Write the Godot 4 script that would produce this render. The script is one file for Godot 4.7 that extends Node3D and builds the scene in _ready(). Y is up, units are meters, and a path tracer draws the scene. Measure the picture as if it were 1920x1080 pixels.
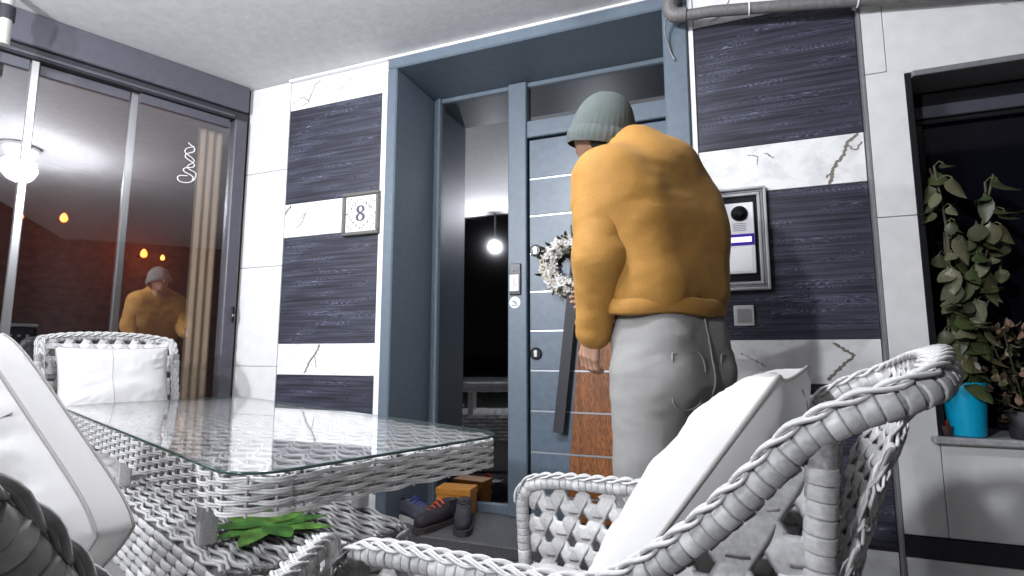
extends Node3D
# Night porch: tiled house wall with a grey entrance door, coated glass screen, wicker set and a visitor in a mustard jacket.

const WALL_LEFT := -2.92
const CEILING := 2.79
const DOOR_Z := -0.43
var counts := {}
var M := {}

# ------------------------------------------------------------------ naming and nodes
func numbered(parent: Node, called: String) -> String:
	var key := str(parent.get_instance_id()) + called
	var n: int = counts.get(key, 0)
	counts[key] = n + 1
	return called if n == 0 else "%s_%03d" % [called, n]

func thing(called: String, label: String, category: String, at := Vector3.ZERO, turn := 0.0, group := "") -> Node3D:
	var o := Node3D.new()
	o.name = numbered(self, called)
	add_child(o)
	o.position = at
	o.rotation.y = turn
	tag(o, label, category, group)
	return o

func tag(o: Node, label: String, category: String, group := "") -> void:
	o.set_meta("label", label)
	o.set_meta("category", category)
	if group != "":
		o.set_meta("group", group)

func obj(called: String, m: Mesh, mat: Material, parent: Node, label := "") -> MeshInstance3D:
	var o := MeshInstance3D.new()
	o.mesh = m
	o.material_override = mat
	o.name = numbered(parent, called)
	parent.add_child(o)
	if label != "":
		o.set_meta("label", label)
	return o

func structure(called: String, m: Mesh, mat: Material) -> MeshInstance3D:
	var o := obj(called, m, mat, self)
	o.set_meta("kind", "structure")
	return o

# ------------------------------------------------------------------ materials
func mat(c: Color, rough := 0.6, metal := 0.0) -> StandardMaterial3D:
	var m := StandardMaterial3D.new()
	m.albedo_color = c.linear_to_srgb()
	m.roughness = rough
	m.metallic = metal
	return m

func noise_tex(seed_: int, freq: float, lo: Color, hi: Color, size := 512, oct := 4) -> NoiseTexture2D:
	var n := FastNoiseLite.new()
	n.seed = seed_
	n.frequency = freq
	n.fractal_octaves = oct
	var t := NoiseTexture2D.new()
	t.width = size
	t.height = size
	t.seamless = true
	t.noise = n
	var g := Gradient.new()
	g.set_color(0, lo)
	g.set_color(1, hi)
	t.color_ramp = g
	return t

func grained(c: Color, rough: float, amount: float, scale: float, seed_: int, bump := 0.0, freq := 0.02) -> StandardMaterial3D:
	var m := mat(c, rough)
	m.albedo_texture = noise_tex(seed_, freq, Color(1 - amount, 1 - amount, 1 - amount), Color(1, 1, 1))
	m.uv1_triplanar = true
	m.uv1_world_triplanar = true
	m.uv1_scale = Vector3.ONE * scale
	if bump > 0.0:
		m.heightmap_enabled = true
		m.heightmap_texture = noise_tex(seed_ + 7, freq * 2.0, Color.BLACK, Color.WHITE)
		m.heightmap_scale = bump
	return m

func wood_tile_material() -> StandardMaterial3D:
	var w := 1024
	var h := 512
	var n1 := FastNoiseLite.new(); n1.seed = 5; n1.frequency = 0.004; n1.fractal_octaves = 3
	var n2 := FastNoiseLite.new(); n2.seed = 9; n2.frequency = 0.02; n2.fractal_octaves = 3
	var n3 := FastNoiseLite.new(); n3.seed = 31; n3.frequency = 0.005; n3.fractal_octaves = 2
	var data := PackedByteArray()
	data.resize(w * h * 3)
	var hgt := PackedByteArray()
	hgt.resize(w * h)
	var p := 0
	for y in h:
		var edge := minf(1.0, minf(y, h - y) / 40.0)
		for x in w:
			var xe := float(x)
			# contour lines of a stretched noise are the cathedral grain of the print
			var a := n1.get_noise_2d(xe * 0.45, y * 4.2)
			var ring := sin((a * 26.0 + y * 0.035) * 3.1)
			var fine := n2.get_noise_2d(xe * 0.07, y * 5.0)
			var patch := n3.get_noise_2d(xe * 0.55 + 300.0, y * 3.4)
			var vein := pow(maxf(0.0, ring), 7.0) * clampf((patch - 0.02) * 4.5, 0.0, 1.0)
			var v := 0.40 + 0.09 * patch + 0.2 * fine + 0.36 * vein - 0.2 * clampf((patch + 0.1) * 3.0, 0.0, 1.0) * pow(maxf(0.0, -ring), 5.0)
			v = clampf(v, 0.06, 1.0)
			data[p * 3] = int(255.0 * v * 0.96)
			data[p * 3 + 1] = int(255.0 * v * 0.95)
			data[p * 3 + 2] = int(255.0 * minf(1.0, v * 1.06))
			hgt[p] = int(255.0 * clampf(v, 0.0, 1.0) * edge)
			p += 1
	var img := Image.create_from_data(w, h, false, Image.FORMAT_RGB8, data)
	var m := mat(Color(0.265, 0.285, 0.33), 0.4)
	m.albedo_texture = ImageTexture.create_from_image(img)
	m.heightmap_enabled = true
	m.heightmap_texture = ImageTexture.create_from_image(Image.create_from_data(w, h, false, Image.FORMAT_L8, hgt))
	m.heightmap_scale = 0.12
	m.uv1_triplanar = true
	m.uv1_world_triplanar = true
	m.uv1_scale = Vector3(0.8, 1.5, 0.8)
	m.uv1_offset = Vector3(0.13, 0.21, 0.0)
	return m

# white marble print; strokes are polylines in 0..1 of the strip
func vein_material(seed_: int, strokes: Array, w := 512, h := 192) -> StandardMaterial3D:
	var img := Image.create(w, h, false, Image.FORMAT_RGB8)
	img.fill(Color(1, 1, 1))
	var nz := FastNoiseLite.new(); nz.seed = seed_; nz.frequency = 0.02
	for y in h:
		for x in w:
			var k := 1.0 - 0.12 * clampf(nz.get_noise_2d(x * 0.5, y * 0.5) + 0.15, 0.0, 1.0)
			img.set_pixel(x, y, Color(k, k, k * 0.995))
	var rng := RandomNumberGenerator.new()
	rng.seed = seed_
	var all := strokes.duplicate()
	for k in 3:
		var x0 := rng.randf()
		var pl := []
		for q in 5:
			pl.append([x0 + rng.randf_range(-0.05, 0.05) + 0.1 * q * (1.0 if k % 2 == 0 else -1.0), q / 4.0])
		all.append({"p": pl, "r": 2.5, "a": 0.012})
	for s in all:
		var pts: Array = s.p
		for i in pts.size() - 1:
			var a := Vector2(pts[i][0] * w, pts[i][1] * h)
			var b := Vector2(pts[i + 1][0] * w, pts[i + 1][1] * h)
			var steps := int(a.distance_to(b)) + 1
			for k in steps:
				var q := a.lerp(b, k / float(steps))
				q += Vector2(nz.get_noise_2d(q.x * 4.0, 77.0), nz.get_noise_2d(q.y * 4.0, 9.0)) * 7.0
				var r: float = 1.3 * s.r * (0.4 + 0.9 * absf(nz.get_noise_2d(q.x * 3.0 + 50.0, q.y * 3.0)))
				for dy in range(-int(r) - 1, int(r) + 2):
					for dx in range(-int(r) - 1, int(r) + 2):
						var px := int(q.x) + dx
						var py := int(q.y) + dy
						if px < 0 or py < 0 or px >= w or py >= h or Vector2(dx, dy).length() > r + rng.randf():
							continue
						var tone: float = 0.32 + 0.4 * rng.randf()
						img.set_pixel(px, py, img.get_pixel(px, py).lerp(Color(tone, tone * 0.95, tone * 0.88), s.a))
	var m := mat(Color(0.8, 0.8, 0.8), 0.22)
	m.albedo_texture = ImageTexture.create_from_image(img)
	return m

# ------------------------------------------------------------------ mesh helpers
func build(v: PackedVector3Array, idx: PackedInt32Array, uv := PackedVector2Array()) -> ArrayMesh:
	var n := PackedVector3Array()
	n.resize(v.size())
	for i in range(0, idx.size(), 3):
		var a := v[idx[i]]
		var c := v[idx[i + 2]]
		var f := (a - c).cross(a - v[idx[i + 1]])
		n[idx[i]] += f
		n[idx[i + 1]] += f
		n[idx[i + 2]] += f
	for i in n.size():
		n[i] = n[i].normalized() if n[i].length_squared() > 1e-20 else Vector3.UP
	return build_n(v, n, idx, uv)

func build_n(v: PackedVector3Array, n: PackedVector3Array, idx: PackedInt32Array, uv := PackedVector2Array()) -> ArrayMesh:
	var arr := []
	arr.resize(Mesh.ARRAY_MAX)
	arr[Mesh.ARRAY_VERTEX] = v
	arr[Mesh.ARRAY_NORMAL] = n
	if uv.size() == v.size():
		arr[Mesh.ARRAY_TEX_UV] = uv
	arr[Mesh.ARRAY_INDEX] = idx
	var m := ArrayMesh.new()
	m.add_surface_from_arrays(Mesh.PRIMITIVE_TRIANGLES, arr)
	return m

# flat convex face, wound to look away from centre
func face(v: PackedVector3Array, idx: PackedInt32Array, uv: PackedVector2Array, pts: Array, centre: Vector3, uvs := []) -> void:
	var nn: Vector3 = (pts[0] - pts[2]).cross(pts[0] - pts[1])
	var mid: Vector3 = (pts[0] + pts[1] + pts[2]) / 3.0
	var flip := nn.dot(mid - centre) < 0.0
	var b := v.size()
	for i in pts.size():
		v.append(pts[i])
		uv.append(uvs[i] if uvs.size() > i else Vector2.ZERO)
	for i in range(1, pts.size() - 1):
		if flip:
			idx.append_array([b, b + i + 1, b + i])
		else:
			idx.append_array([b, b + i, b + i + 1])

# chamfered box between two corners; uv 0..1 over x and y (for the face towards +z)
func box(a: Vector3, b: Vector3, ch := 0.003) -> ArrayMesh:
	var lo := Vector3(minf(a.x, b.x), minf(a.y, b.y), minf(a.z, b.z))
	var hi := Vector3(maxf(a.x, b.x), maxf(a.y, b.y), maxf(a.z, b.z))
	var c := (lo + hi) / 2
	var hs := (hi - lo) / 2
	ch = minf(ch, minf(hs.x, minf(hs.y, hs.z)) * 0.49)
	var v := PackedVector3Array()
	var idx := PackedInt32Array()
	var uv := PackedVector2Array()
	var to_uv := func(p: Vector3) -> Vector2: return Vector2((p.x - lo.x) / maxf(1e-6, hi.x - lo.x), 1.0 - (p.y - lo.y) / maxf(1e-6, hi.y - lo.y))
	for ax in 3:
		var u := (ax + 1) % 3
		var w := (ax + 2) % 3
		for s in [-1.0, 1.0]:
			var pts := []
			for q in [[-1, -1], [1, -1], [1, 1], [-1, 1]]:
				var p := c
				p[ax] += s * hs[ax]
				p[u] += q[0] * (hs[u] - ch)
				p[w] += q[1] * (hs[w] - ch)
				pts.append(p)
			face(v, idx, uv, pts, c, pts.map(to_uv))
		for s in [-1.0, 1.0]:
			for t in [-1.0, 1.0]:
				var pts := []
				for e in [-1.0, 1.0]:
					var p := c
					p[ax] += e * (hs[ax] - ch)
					p[u] += s * hs[u]
					p[w] += t * (hs[w] - ch)
					pts.append(p)
				for e in [1.0, -1.0]:
					var p := c
					p[ax] += e * (hs[ax] - ch)
					p[u] += s * (hs[u] - ch)
					p[w] += t * hs[w]
					pts.append(p)
				face(v, idx, uv, pts, c, pts.map(to_uv))
	for sx in [-1.0, 1.0]:
		for sy in [-1.0, 1.0]:
			for sz in [-1.0, 1.0]:
				var s := Vector3(sx, sy, sz)
				var pts := []
				for ax in 3:
					var p := c
					for k in 3:
						p[k] += s[k] * (hs[k] if k == ax else hs[k] - ch)
					pts.append(p)
				face(v, idx, uv, pts, c, pts.map(to_uv))
	return build(v, idx, uv)

# prism of a convex or simple polygon (xy), from z0 to z1, flat faces
func prism(poly: PackedVector2Array, z0: float, z1: float) -> ArrayMesh:
	var v := PackedVector3Array()
	var idx := PackedInt32Array()
	var uv := PackedVector2Array()
	var tri := Geometry2D.triangulate_polygon(poly)
	for z in [z0, z1]:
		var b := v.size()
		for p in poly:
			v.append(Vector3(p.x, p.y, z))
		for i in range(0, tri.size(), 3):
			var A := v[b + tri[i]]
			var n := (A - v[b + tri[i + 2]]).cross(A - v[b + tri[i + 1]])
			var want := 1.0 if z == maxf(z0, z1) else -1.0
			if n.z * want > 0:
				idx.append_array([b + tri[i], b + tri[i + 1], b + tri[i + 2]])
			else:
				idx.append_array([b + tri[i], b + tri[i + 2], b + tri[i + 1]])
	var ccw := not Geometry2D.is_polygon_clockwise(poly)
	for i in poly.size():
		var p := poly[i]
		var q := poly[(i + 1) % poly.size()]
		var b := v.size()
		var zl := minf(z0, z1)
		var zh := maxf(z0, z1)
		v.append_array([Vector3(p.x, p.y, zl), Vector3(q.x, q.y, zl), Vector3(q.x, q.y, zh), Vector3(p.x, p.y, zh)])
		if ccw:
			idx.append_array([b, b + 2, b + 1, b, b + 3, b + 2])
		else:
			idx.append_array([b, b + 1, b + 2, b, b + 2, b + 3])
	return build(v, idx)

func smooth_path(pts: Array, step: float) -> PackedVector3Array:
	var c := Curve3D.new()
	for i in pts.size():
		var a: Vector3 = pts[maxi(0, i - 1)]
		var b: Vector3 = pts[mini(pts.size() - 1, i + 1)]
		var l0: float = (pts[i] - a).length()
		var l1: float = (b - pts[i]).length()
		var t := (b - a).normalized()
		c.add_point(pts[i], -t * l0 / 3.0, t * l1 / 3.0)
	c.bake_interval = step / 4.0
	var n := maxi(2, int(c.get_baked_length() / step))
	var out := PackedVector3Array()
	for i in n + 1:
		out.append(c.sample_baked(c.get_baked_length() * i / n))
	return out

# tube along a path; radius a float or an array; flat squashes it along its second axis
func tube(path: PackedVector3Array, radius, sides := 8, closed := false, flat := 1.0, up := Vector3.ZERO) -> ArrayMesh:
	var n := path.size()
	var v := PackedVector3Array()
	var nr := PackedVector3Array()
	var idx := PackedInt32Array()
	var side := Vector3.ZERO
	for i in n:
		var t: Vector3
		if closed:
			t = (path[(i + 1) % n] - path[(i - 1 + n) % n]).normalized()
		else:
			t = (path[mini(n - 1, i + 1)] - path[maxi(0, i - 1)]).normalized()
		if up != Vector3.ZERO:
			side = t.cross(up)
		elif side == Vector3.ZERO:
			side = t.cross(Vector3.UP if absf(t.y) < 0.9 else Vector3.RIGHT)
		side = (side - t * side.dot(t)).normalized()
		var upv := side.cross(t).normalized()
		var r: float = radius[i] if radius is Array or radius is PackedFloat32Array else radius
		for k in sides:
			var ang := TAU * k / sides
			var d := side * cos(ang) + upv * sin(ang) * flat
			v.append(path[i] + d * r)
			nr.append((side * cos(ang) * flat + upv * sin(ang)).normalized())
	var segs := n if closed else n - 1
	for i in segs:
		var a := i * sides
		var b := ((i + 1) % n) * sides
		for k in sides:
			var k2 := (k + 1) % sides
			idx.append_array([a + k, b + k2, b + k, a + k, a + k2, b + k2])
	if not closed:
		for e in [0, n - 1]:
			var b := v.size()
			var t: Vector3 = (path[0] - path[1]).normalized() if e == 0 else (path[n - 1] - path[n - 2]).normalized()
			v.append(path[e])
			nr.append(t)
			for k in sides:
				v.append(v[e * sides + k])
				nr.append(t)
			for k in sides:
				var k2 := (k + 1) % sides
				if e == 0:
					idx.append_array([b, b + 1 + k2, b + 1 + k])
				else:
					idx.append_array([b, b + 1 + k, b + 1 + k2])
	return build_n(v, nr, idx)

# lathe of (radius, height) about y
func lathe(prof: Array, sides := 24) -> ArrayMesh:
	var v := PackedVector3Array()
	var idx := PackedInt32Array()
	for i in prof.size():
		for k in sides:
			var a := TAU * k / sides
			v.append(Vector3(cos(a) * prof[i][0], prof[i][1], sin(a) * prof[i][0]))
	for i in prof.size() - 1:
		for k in sides:
			var k2 := (k + 1) % sides
			var a := i * sides
			var b := (i + 1) * sides
			idx.append_array([a + k, a + k2, b + k2, a + k, b + k2, b + k])
	return build(v, idx)

func rounded_rect(hx: float, hy: float, r: float, seg := 6) -> PackedVector2Array:
	var p := PackedVector2Array()
	for c in [[1, 1, 0], [-1, 1, 1], [-1, -1, 2], [1, -1, 3]]:
		for k in seg + 1:
			var a: float = PI / 2 * (c[2] + k / float(seg))
			p.append(Vector2(c[0] * (hx - r) + cos(a) * r, c[1] * (hy - r) + sin(a) * r))
	return p

# pillow in the xy plane, thickness along z
func pillow(w: float, h: float, t: float, seed_: int, wrinkle := 0.006, n := 36) -> ArrayMesh:
	var nz := FastNoiseLite.new(); nz.seed = seed_; nz.frequency = 3.2; nz.fractal_octaves = 3
	var v := PackedVector3Array()
	var idx := PackedInt32Array()
	for s in [1.0, -1.0]:
		var b := v.size()
		for j in n + 1:
			for i in n + 1:
				v.append(pillow_point(w, h, t, -1.0 + 2.0 * i / n, -1.0 + 2.0 * j / n, s, nz, wrinkle))
		for j in n:
			for i in n:
				var a := b + j * (n + 1) + i
				if s > 0:
					idx.append_array([a, a + n + 2, a + 1, a, a + n + 1, a + n + 2])
				else:
					idx.append_array([a, a + 1, a + n + 2, a, a + n + 2, a + n + 1])
	return build(v, idx)

func pillow_point(w: float, h: float, t: float, u: float, q: float, s: float, nz: FastNoiseLite, wrinkle: float) -> Vector3:
	var x := w / 2 * u * (1.0 - 0.07 * (1.0 - q * q))
	var y := h / 2 * q * (1.0 - 0.07 * (1.0 - u * u))
	var e := (1.0 - pow(absf(u), 2.6)) * (1.0 - pow(absf(q), 2.6))
	var z := s * t / 2 * pow(maxf(e, 0.0), 0.45)
	z += (nz.get_noise_3d(x * 1.0 + 5.0 * s, y * 2.2, 3.0 * s) * wrinkle * 1.5 + sin(nz.get_noise_2d(x * 1.5, y * 1.5) * 22.0 + 9.0 * absf(u * q)) * wrinkle * absf(u * q)) * minf(1.0, e * 3.0)
	return Vector3(x, y, z)

func pillow_edge(w: float, h: float, n := 30) -> PackedVector3Array:
	var p := PackedVector3Array()
	for k in 4:
		for i in n:
			var a := -1.0 + 2.0 * i / n
			var u: float = [a, 1.0, -a, -1.0][k]
			var q: float = [-1.0, a, 1.0, -a][k]
			p.append(Vector3(w / 2 * u * (1.0 - 0.07 * (1.0 - q * q)), h / 2 * q * (1.0 - 0.07 * (1.0 - u * u)), 0))
	return p

# pointed leaf along +y, folded at the midrib and drooping, with thickness
func leaf_mesh(l: float, w: float, droop: float, fold := 0.35) -> ArrayMesh:
	var v := PackedVector3Array()
	var idx := PackedInt32Array()
	var n := 6
	for s in [1.0, -1.0]:
		var b := v.size()
		for i in n + 1:
			var t := i / float(n)
			var half := w / 2 * pow(sin(PI * pow(t, 0.72)), 0.8) + 0.0006
			var y := l * t * (1.0 - 0.25 * droop * t)
			var z := -droop * l * 0.5 * t * t
			v.append(Vector3(-half, y, z + half * fold + s * 0.0006))
			v.append(Vector3(0, y, z + s * 0.0006))
			v.append(Vector3(half, y, z + half * fold + s * 0.0006))
		for i in n:
			for k in 2:
				var a := b + i * 3 + k
				if s > 0:
					idx.append_array([a, a + 4, a + 1, a, a + 3, a + 4])
				else:
					idx.append_array([a, a + 1, a + 4, a, a + 4, a + 3])
	return build(v, idx)

# smooth union of tapered capsules, meshed with surface nets. bones: [a, b, ra, rb]
func body_mesh(bones: Array, cell: float, k: float, fold_seed := 0, fold := 0.0, y_min := -1e9, y_max := 1e9) -> ArrayMesh:
	var lo := Vector3.ONE * 1e9
	var hi := -lo
	for b in bones:
		var r: float = maxf(b[2], b[3]) + 3.0 * cell + fold
		for q in 2:
			lo = lo.min(b[q] - Vector3.ONE * r)
			hi = hi.max(b[q] + Vector3.ONE * r)
	var nx := int((hi.x - lo.x) / cell) + 2
	var ny := int((hi.y - lo.y) / cell) + 2
	var nzz := int((hi.z - lo.z) / cell) + 2
	var D := PackedFloat32Array()
	D.resize(nx * ny * nzz)
	D.fill(10.0)
	for b in bones:
		var A: Vector3 = b[0]
		var B: Vector3 = b[1]
		var ab := B - A
		var l2 := maxf(ab.length_squared(), 1e-9)
		var m: float = maxf(b[2], b[3]) + k + 2.5 * cell + fold
		var i0 := ((A.min(B) - lo) - Vector3.ONE * m) / cell
		var i1 := ((A.max(B) - lo) + Vector3.ONE * m) / cell
		for z in range(maxi(0, int(i0.z)), mini(nzz, int(i1.z) + 1)):
			for y in range(maxi(0, int(i0.y)), mini(ny, int(i1.y) + 1)):
				for x in range(maxi(0, int(i0.x)), mini(nx, int(i1.x) + 1)):
					var p := lo + Vector3(x, y, z) * cell
					var t := clampf((p - A).dot(ab) / l2, 0.0, 1.0)
					var d: float = (p - A - ab * t).length() - lerpf(b[2], b[3], t)
					var o := (z * ny + y) * nx + x
					var e := D[o]
					var hh := maxf(k - absf(d - e), 0.0) / k
					D[o] = minf(d, e) - hh * hh * k * 0.25
	if fold > 0.0 or y_min > -1e8 or y_max < 1e8:
		var nz := FastNoiseLite.new(); nz.seed = fold_seed; nz.frequency = 5.0; nz.fractal_octaves = 3
		for z in nzz:
			for y in ny:
				for x in nx:
					var o := (z * ny + y) * nx + x
					if D[o] < 0.08:
						var p := lo + Vector3(x, y, z) * cell
						if fold > 0.0:
							D[o] += fold * (nz.get_noise_3d(p.x * 0.7, p.y * 1.0, p.z * 0.7) + 0.45 * nz.get_noise_3d(p.x * 1.2 + 9.0, p.y * 2.6, p.z * 1.2))
						D[o] = maxf(D[o], maxf(y_min - p.y, p.y - y_max))
	var at := PackedInt32Array()
	at.resize(nx * ny * nzz)
	at.fill(-1)
	var v := PackedVector3Array()
	var nr := PackedVector3Array()
	var idx := PackedInt32Array()
	var offs := [0, 1, nx, nx + 1, nx * ny, nx * ny + 1, nx * ny + nx, nx * ny + nx + 1]
	var edges := [[0, 1], [2, 3], [4, 5], [6, 7], [0, 2], [1, 3], [4, 6], [5, 7], [0, 4], [1, 5], [2, 6], [3, 7]]
	for z in nzz - 1:
		for y in ny - 1:
			for x in nx - 1:
				var o := (z * ny + y) * nx + x
				if D[o] > 4.0 * cell:
					continue
				var inside := 0
				for c in 8:
					if D[o + offs[c]] < 0.0:
						inside += 1
				if inside == 0 or inside == 8:
					continue
				var sum := Vector3.ZERO
				var cnt := 0
				for e in edges:
					var da: float = D[o + offs[e[0]]]
					var db: float = D[o + offs[e[1]]]
					if (da < 0.0) != (db < 0.0):
						var t := da / (da - db)
						var pa := Vector3(e[0] & 1, (e[0] >> 1) & 1, e[0] >> 2)
						var pb := Vector3(e[1] & 1, (e[1] >> 1) & 1, e[1] >> 2)
						sum += pa.lerp(pb, t)
						cnt += 1
				at[o] = v.size()
				v.append(lo + (Vector3(x, y, z) + sum / cnt) * cell)
				var g := Vector3(
					D[o + 1] + D[o + nx + 1] + D[o + offs[5]] + D[o + offs[7]] - D[o] - D[o + nx] - D[o + offs[4]] - D[o + offs[6]],
					D[o + nx] + D[o + nx + 1] + D[o + offs[6]] + D[o + offs[7]] - D[o] - D[o + 1] - D[o + offs[4]] - D[o + offs[5]],
					D[o + offs[4]] + D[o + offs[5]] + D[o + offs[6]] + D[o + offs[7]] - D[o] - D[o + 1] - D[o + nx] - D[o + nx + 1])
				nr.append(g.normalized())
	for z in range(1, nzz - 1):
		for y in range(1, ny - 1):
			for x in range(1, nx - 1):
				var o := (z * ny + y) * nx + x
				if D[o] > 4.0 * cell:
					continue
				for ax in 3:
					var st: int = [1, nx, nx * ny][ax]
					if (D[o] < 0.0) == (D[o + st] < 0.0):
						continue
					var u: int = [nx, nx * ny, 1][ax]
					var w: int = [nx * ny, 1, nx][ax]
					var q := [at[o - u - w], at[o - w], at[o], at[o - u]]
					if q.min() < 0:
						continue
					if D[o] < 0.0:
						idx.append_array([q[0], q[2], q[1], q[0], q[3], q[2]])
					else:
						idx.append_array([q[0], q[1], q[2], q[0], q[2], q[3]])
	return build_n(v, nr, idx)

# ------------------------------------------------------------------ the place
func _ready() -> void:
	set_stage()
	make_materials()
	build_setting()
	build_house_wall()
	build_door()
	build_window()
	build_glass_screen()
	build_glazed_room()
	build_fittings()
	build_table()
	build_chairs()
	build_person()
	build_shoes()
	build_plants()

func set_stage() -> void:
	var cam := Camera3D.new()
	cam.name = "camera"
	add_child(cam)
	cam.position = Vector3(0, 1.0, 2.6)
	cam.rotation_degrees = Vector3(7.0, 21.0, 0.0)
	cam.fov = 56.73
	cam.near = 0.05
	cam.far = 300.0
	cam.current = true
	var env := Environment.new()
	env.background_mode = Environment.BG_SKY
	var sky := Sky.new()
	var sm := ProceduralSkyMaterial.new()
	sm.sky_top_color = Color(0.012, 0.012, 0.02)
	sm.sky_horizon_color = Color(0.05, 0.042, 0.045)
	sm.ground_bottom_color = Color(0.01, 0.01, 0.01)
	sm.ground_horizon_color = Color(0.03, 0.027, 0.027)
	sky.sky_material = sm
	env.sky = sky
	env.tonemap_mode = Environment.TONE_MAPPER_LINEAR
	env.tonemap_exposure = 1.08
	env.sdfgi_enabled = true
	env.ssao_enabled = true
	env.ssil_enabled = true
	var we := WorldEnvironment.new()
	we.environment = env
	add_child(we)
	var moon := DirectionalLight3D.new()
	moon.name = "moon"
	moon.light_energy = 0.02
	moon.light_color = Color(0.8, 0.85, 1.0)
	moon.light_angular_distance = 0.5
	moon.shadow_enabled = true
	moon.rotation_degrees = Vector3(-50, -160, 0)
	add_child(moon)
	# a ceiling lamp just above the picture and a lantern at the porch edge, left of the camera (its glint shows in the sidelight)
	porch_lamp("round opal glass lamp on the porch ceiling above the table", Vector3(-1.05, CEILING, 1.8), 3.4)
	var lan := thing("hanging_lantern", "white globe lantern hanging from the ceiling at the porch edge", "lamp", Vector3(-2.6, 2.35, 2.66))
	var lg := mat(Color(0.9, 0.9, 0.9), 0.4)
	lg.emission_enabled = true
	lg.emission = Color(0.96, 0.97, 1.0)
	lg.emission_energy_multiplier = 4.0
	obj("globe", lathe_ball(0.042), lg, lan)
	obj("cap", lathe([[0.034, 0.045], [0.038, 0.055], [0.02, 0.085], [0.0, 0.11]], 20), mat(Color(0.05, 0.05, 0.05), 0.5), lan)
	obj("rod", tube(PackedVector3Array([Vector3(0, 0.1, 0), Vector3(0, 0.44, 0)]), 0.01, 8), mat(Color(0.05, 0.05, 0.05), 0.5), lan)
	var ll := OmniLight3D.new()
	ll.name = "lantern_glow"
	lan.add_child(ll)
	ll.light_energy = 3.6
	ll.light_color = Color(0.96, 0.97, 1.0)
	ll.light_size = 0.038
	ll.omni_range = 16.0
	ll.omni_attenuation = 2.0
	ll.shadow_enabled = true
	# lamp post in the yard behind the camera: its even light reaches the whole front
	var gp := thing("yard_lamp_post", "white globe lamp on a dark post in the yard facing the porch", "lamp", Vector3(-2.3, -0.35, 6.2))
	obj("pole", tube(PackedVector3Array([Vector3(0, 0, 0), Vector3(0, 0.3, 0), Vector3(0, 2.75, 0)]), [0.05, 0.035, 0.03], 12), mat(Color(0.03, 0.03, 0.03), 0.5), gp)
	var globe := obj("globe", lathe_ball(0.14), lg, gp)
	globe.position = Vector3(0, 2.88, 0)
	var gl := OmniLight3D.new()
	gl.name = "yard_glow"
	gp.add_child(gl)
	gl.position = Vector3(0, 2.88, 0)
	gl.light_energy = 20.0
	gl.light_color = Color(0.96, 0.97, 1.0)
	gl.light_size = 0.13
	gl.omni_range = 30.0
	gl.omni_attenuation = 2.0
	gl.shadow_enabled = true

func porch_lamp(label: String, at: Vector3, energy: float) -> void:
	var lamp := thing("ceiling_lamp", label, "lamp", at)
	var rim_m := mat(Color(0.5, 0.5, 0.5), 0.4)
	obj("lamp_base", lathe([[0.0, -0.03], [0.13, -0.03], [0.14, -0.02], [0.14, -0.002], [0.0, -0.002]], 32), rim_m, lamp)
	var glow := mat(Color(0.9, 0.9, 0.9), 0.4)
	glow.emission_enabled = true
	glow.emission = Color(0.96, 0.97, 1.0)
	glow.emission_energy_multiplier = 3.0
	var prof := []
	for i in 13:
		var a := -PI / 2 + PI / 2 * i / 12.0
		prof.append([0.12 * cos(a) + 0.0001, -0.03 + 0.1 * sin(a)])
	obj("lamp_globe", lathe(prof, 32), glow, lamp)
	var l := OmniLight3D.new()
	l.name = "lamp_glow"
	lamp.add_child(l)
	l.position = Vector3(0, -0.2, 0)
	l.light_energy = energy
	l.light_color = Color(0.96, 0.97, 1.0)
	l.light_size = 0.12
	l.omni_range = 14.0
	l.omni_attenuation = 2.0
	l.shadow_enabled = true

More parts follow.
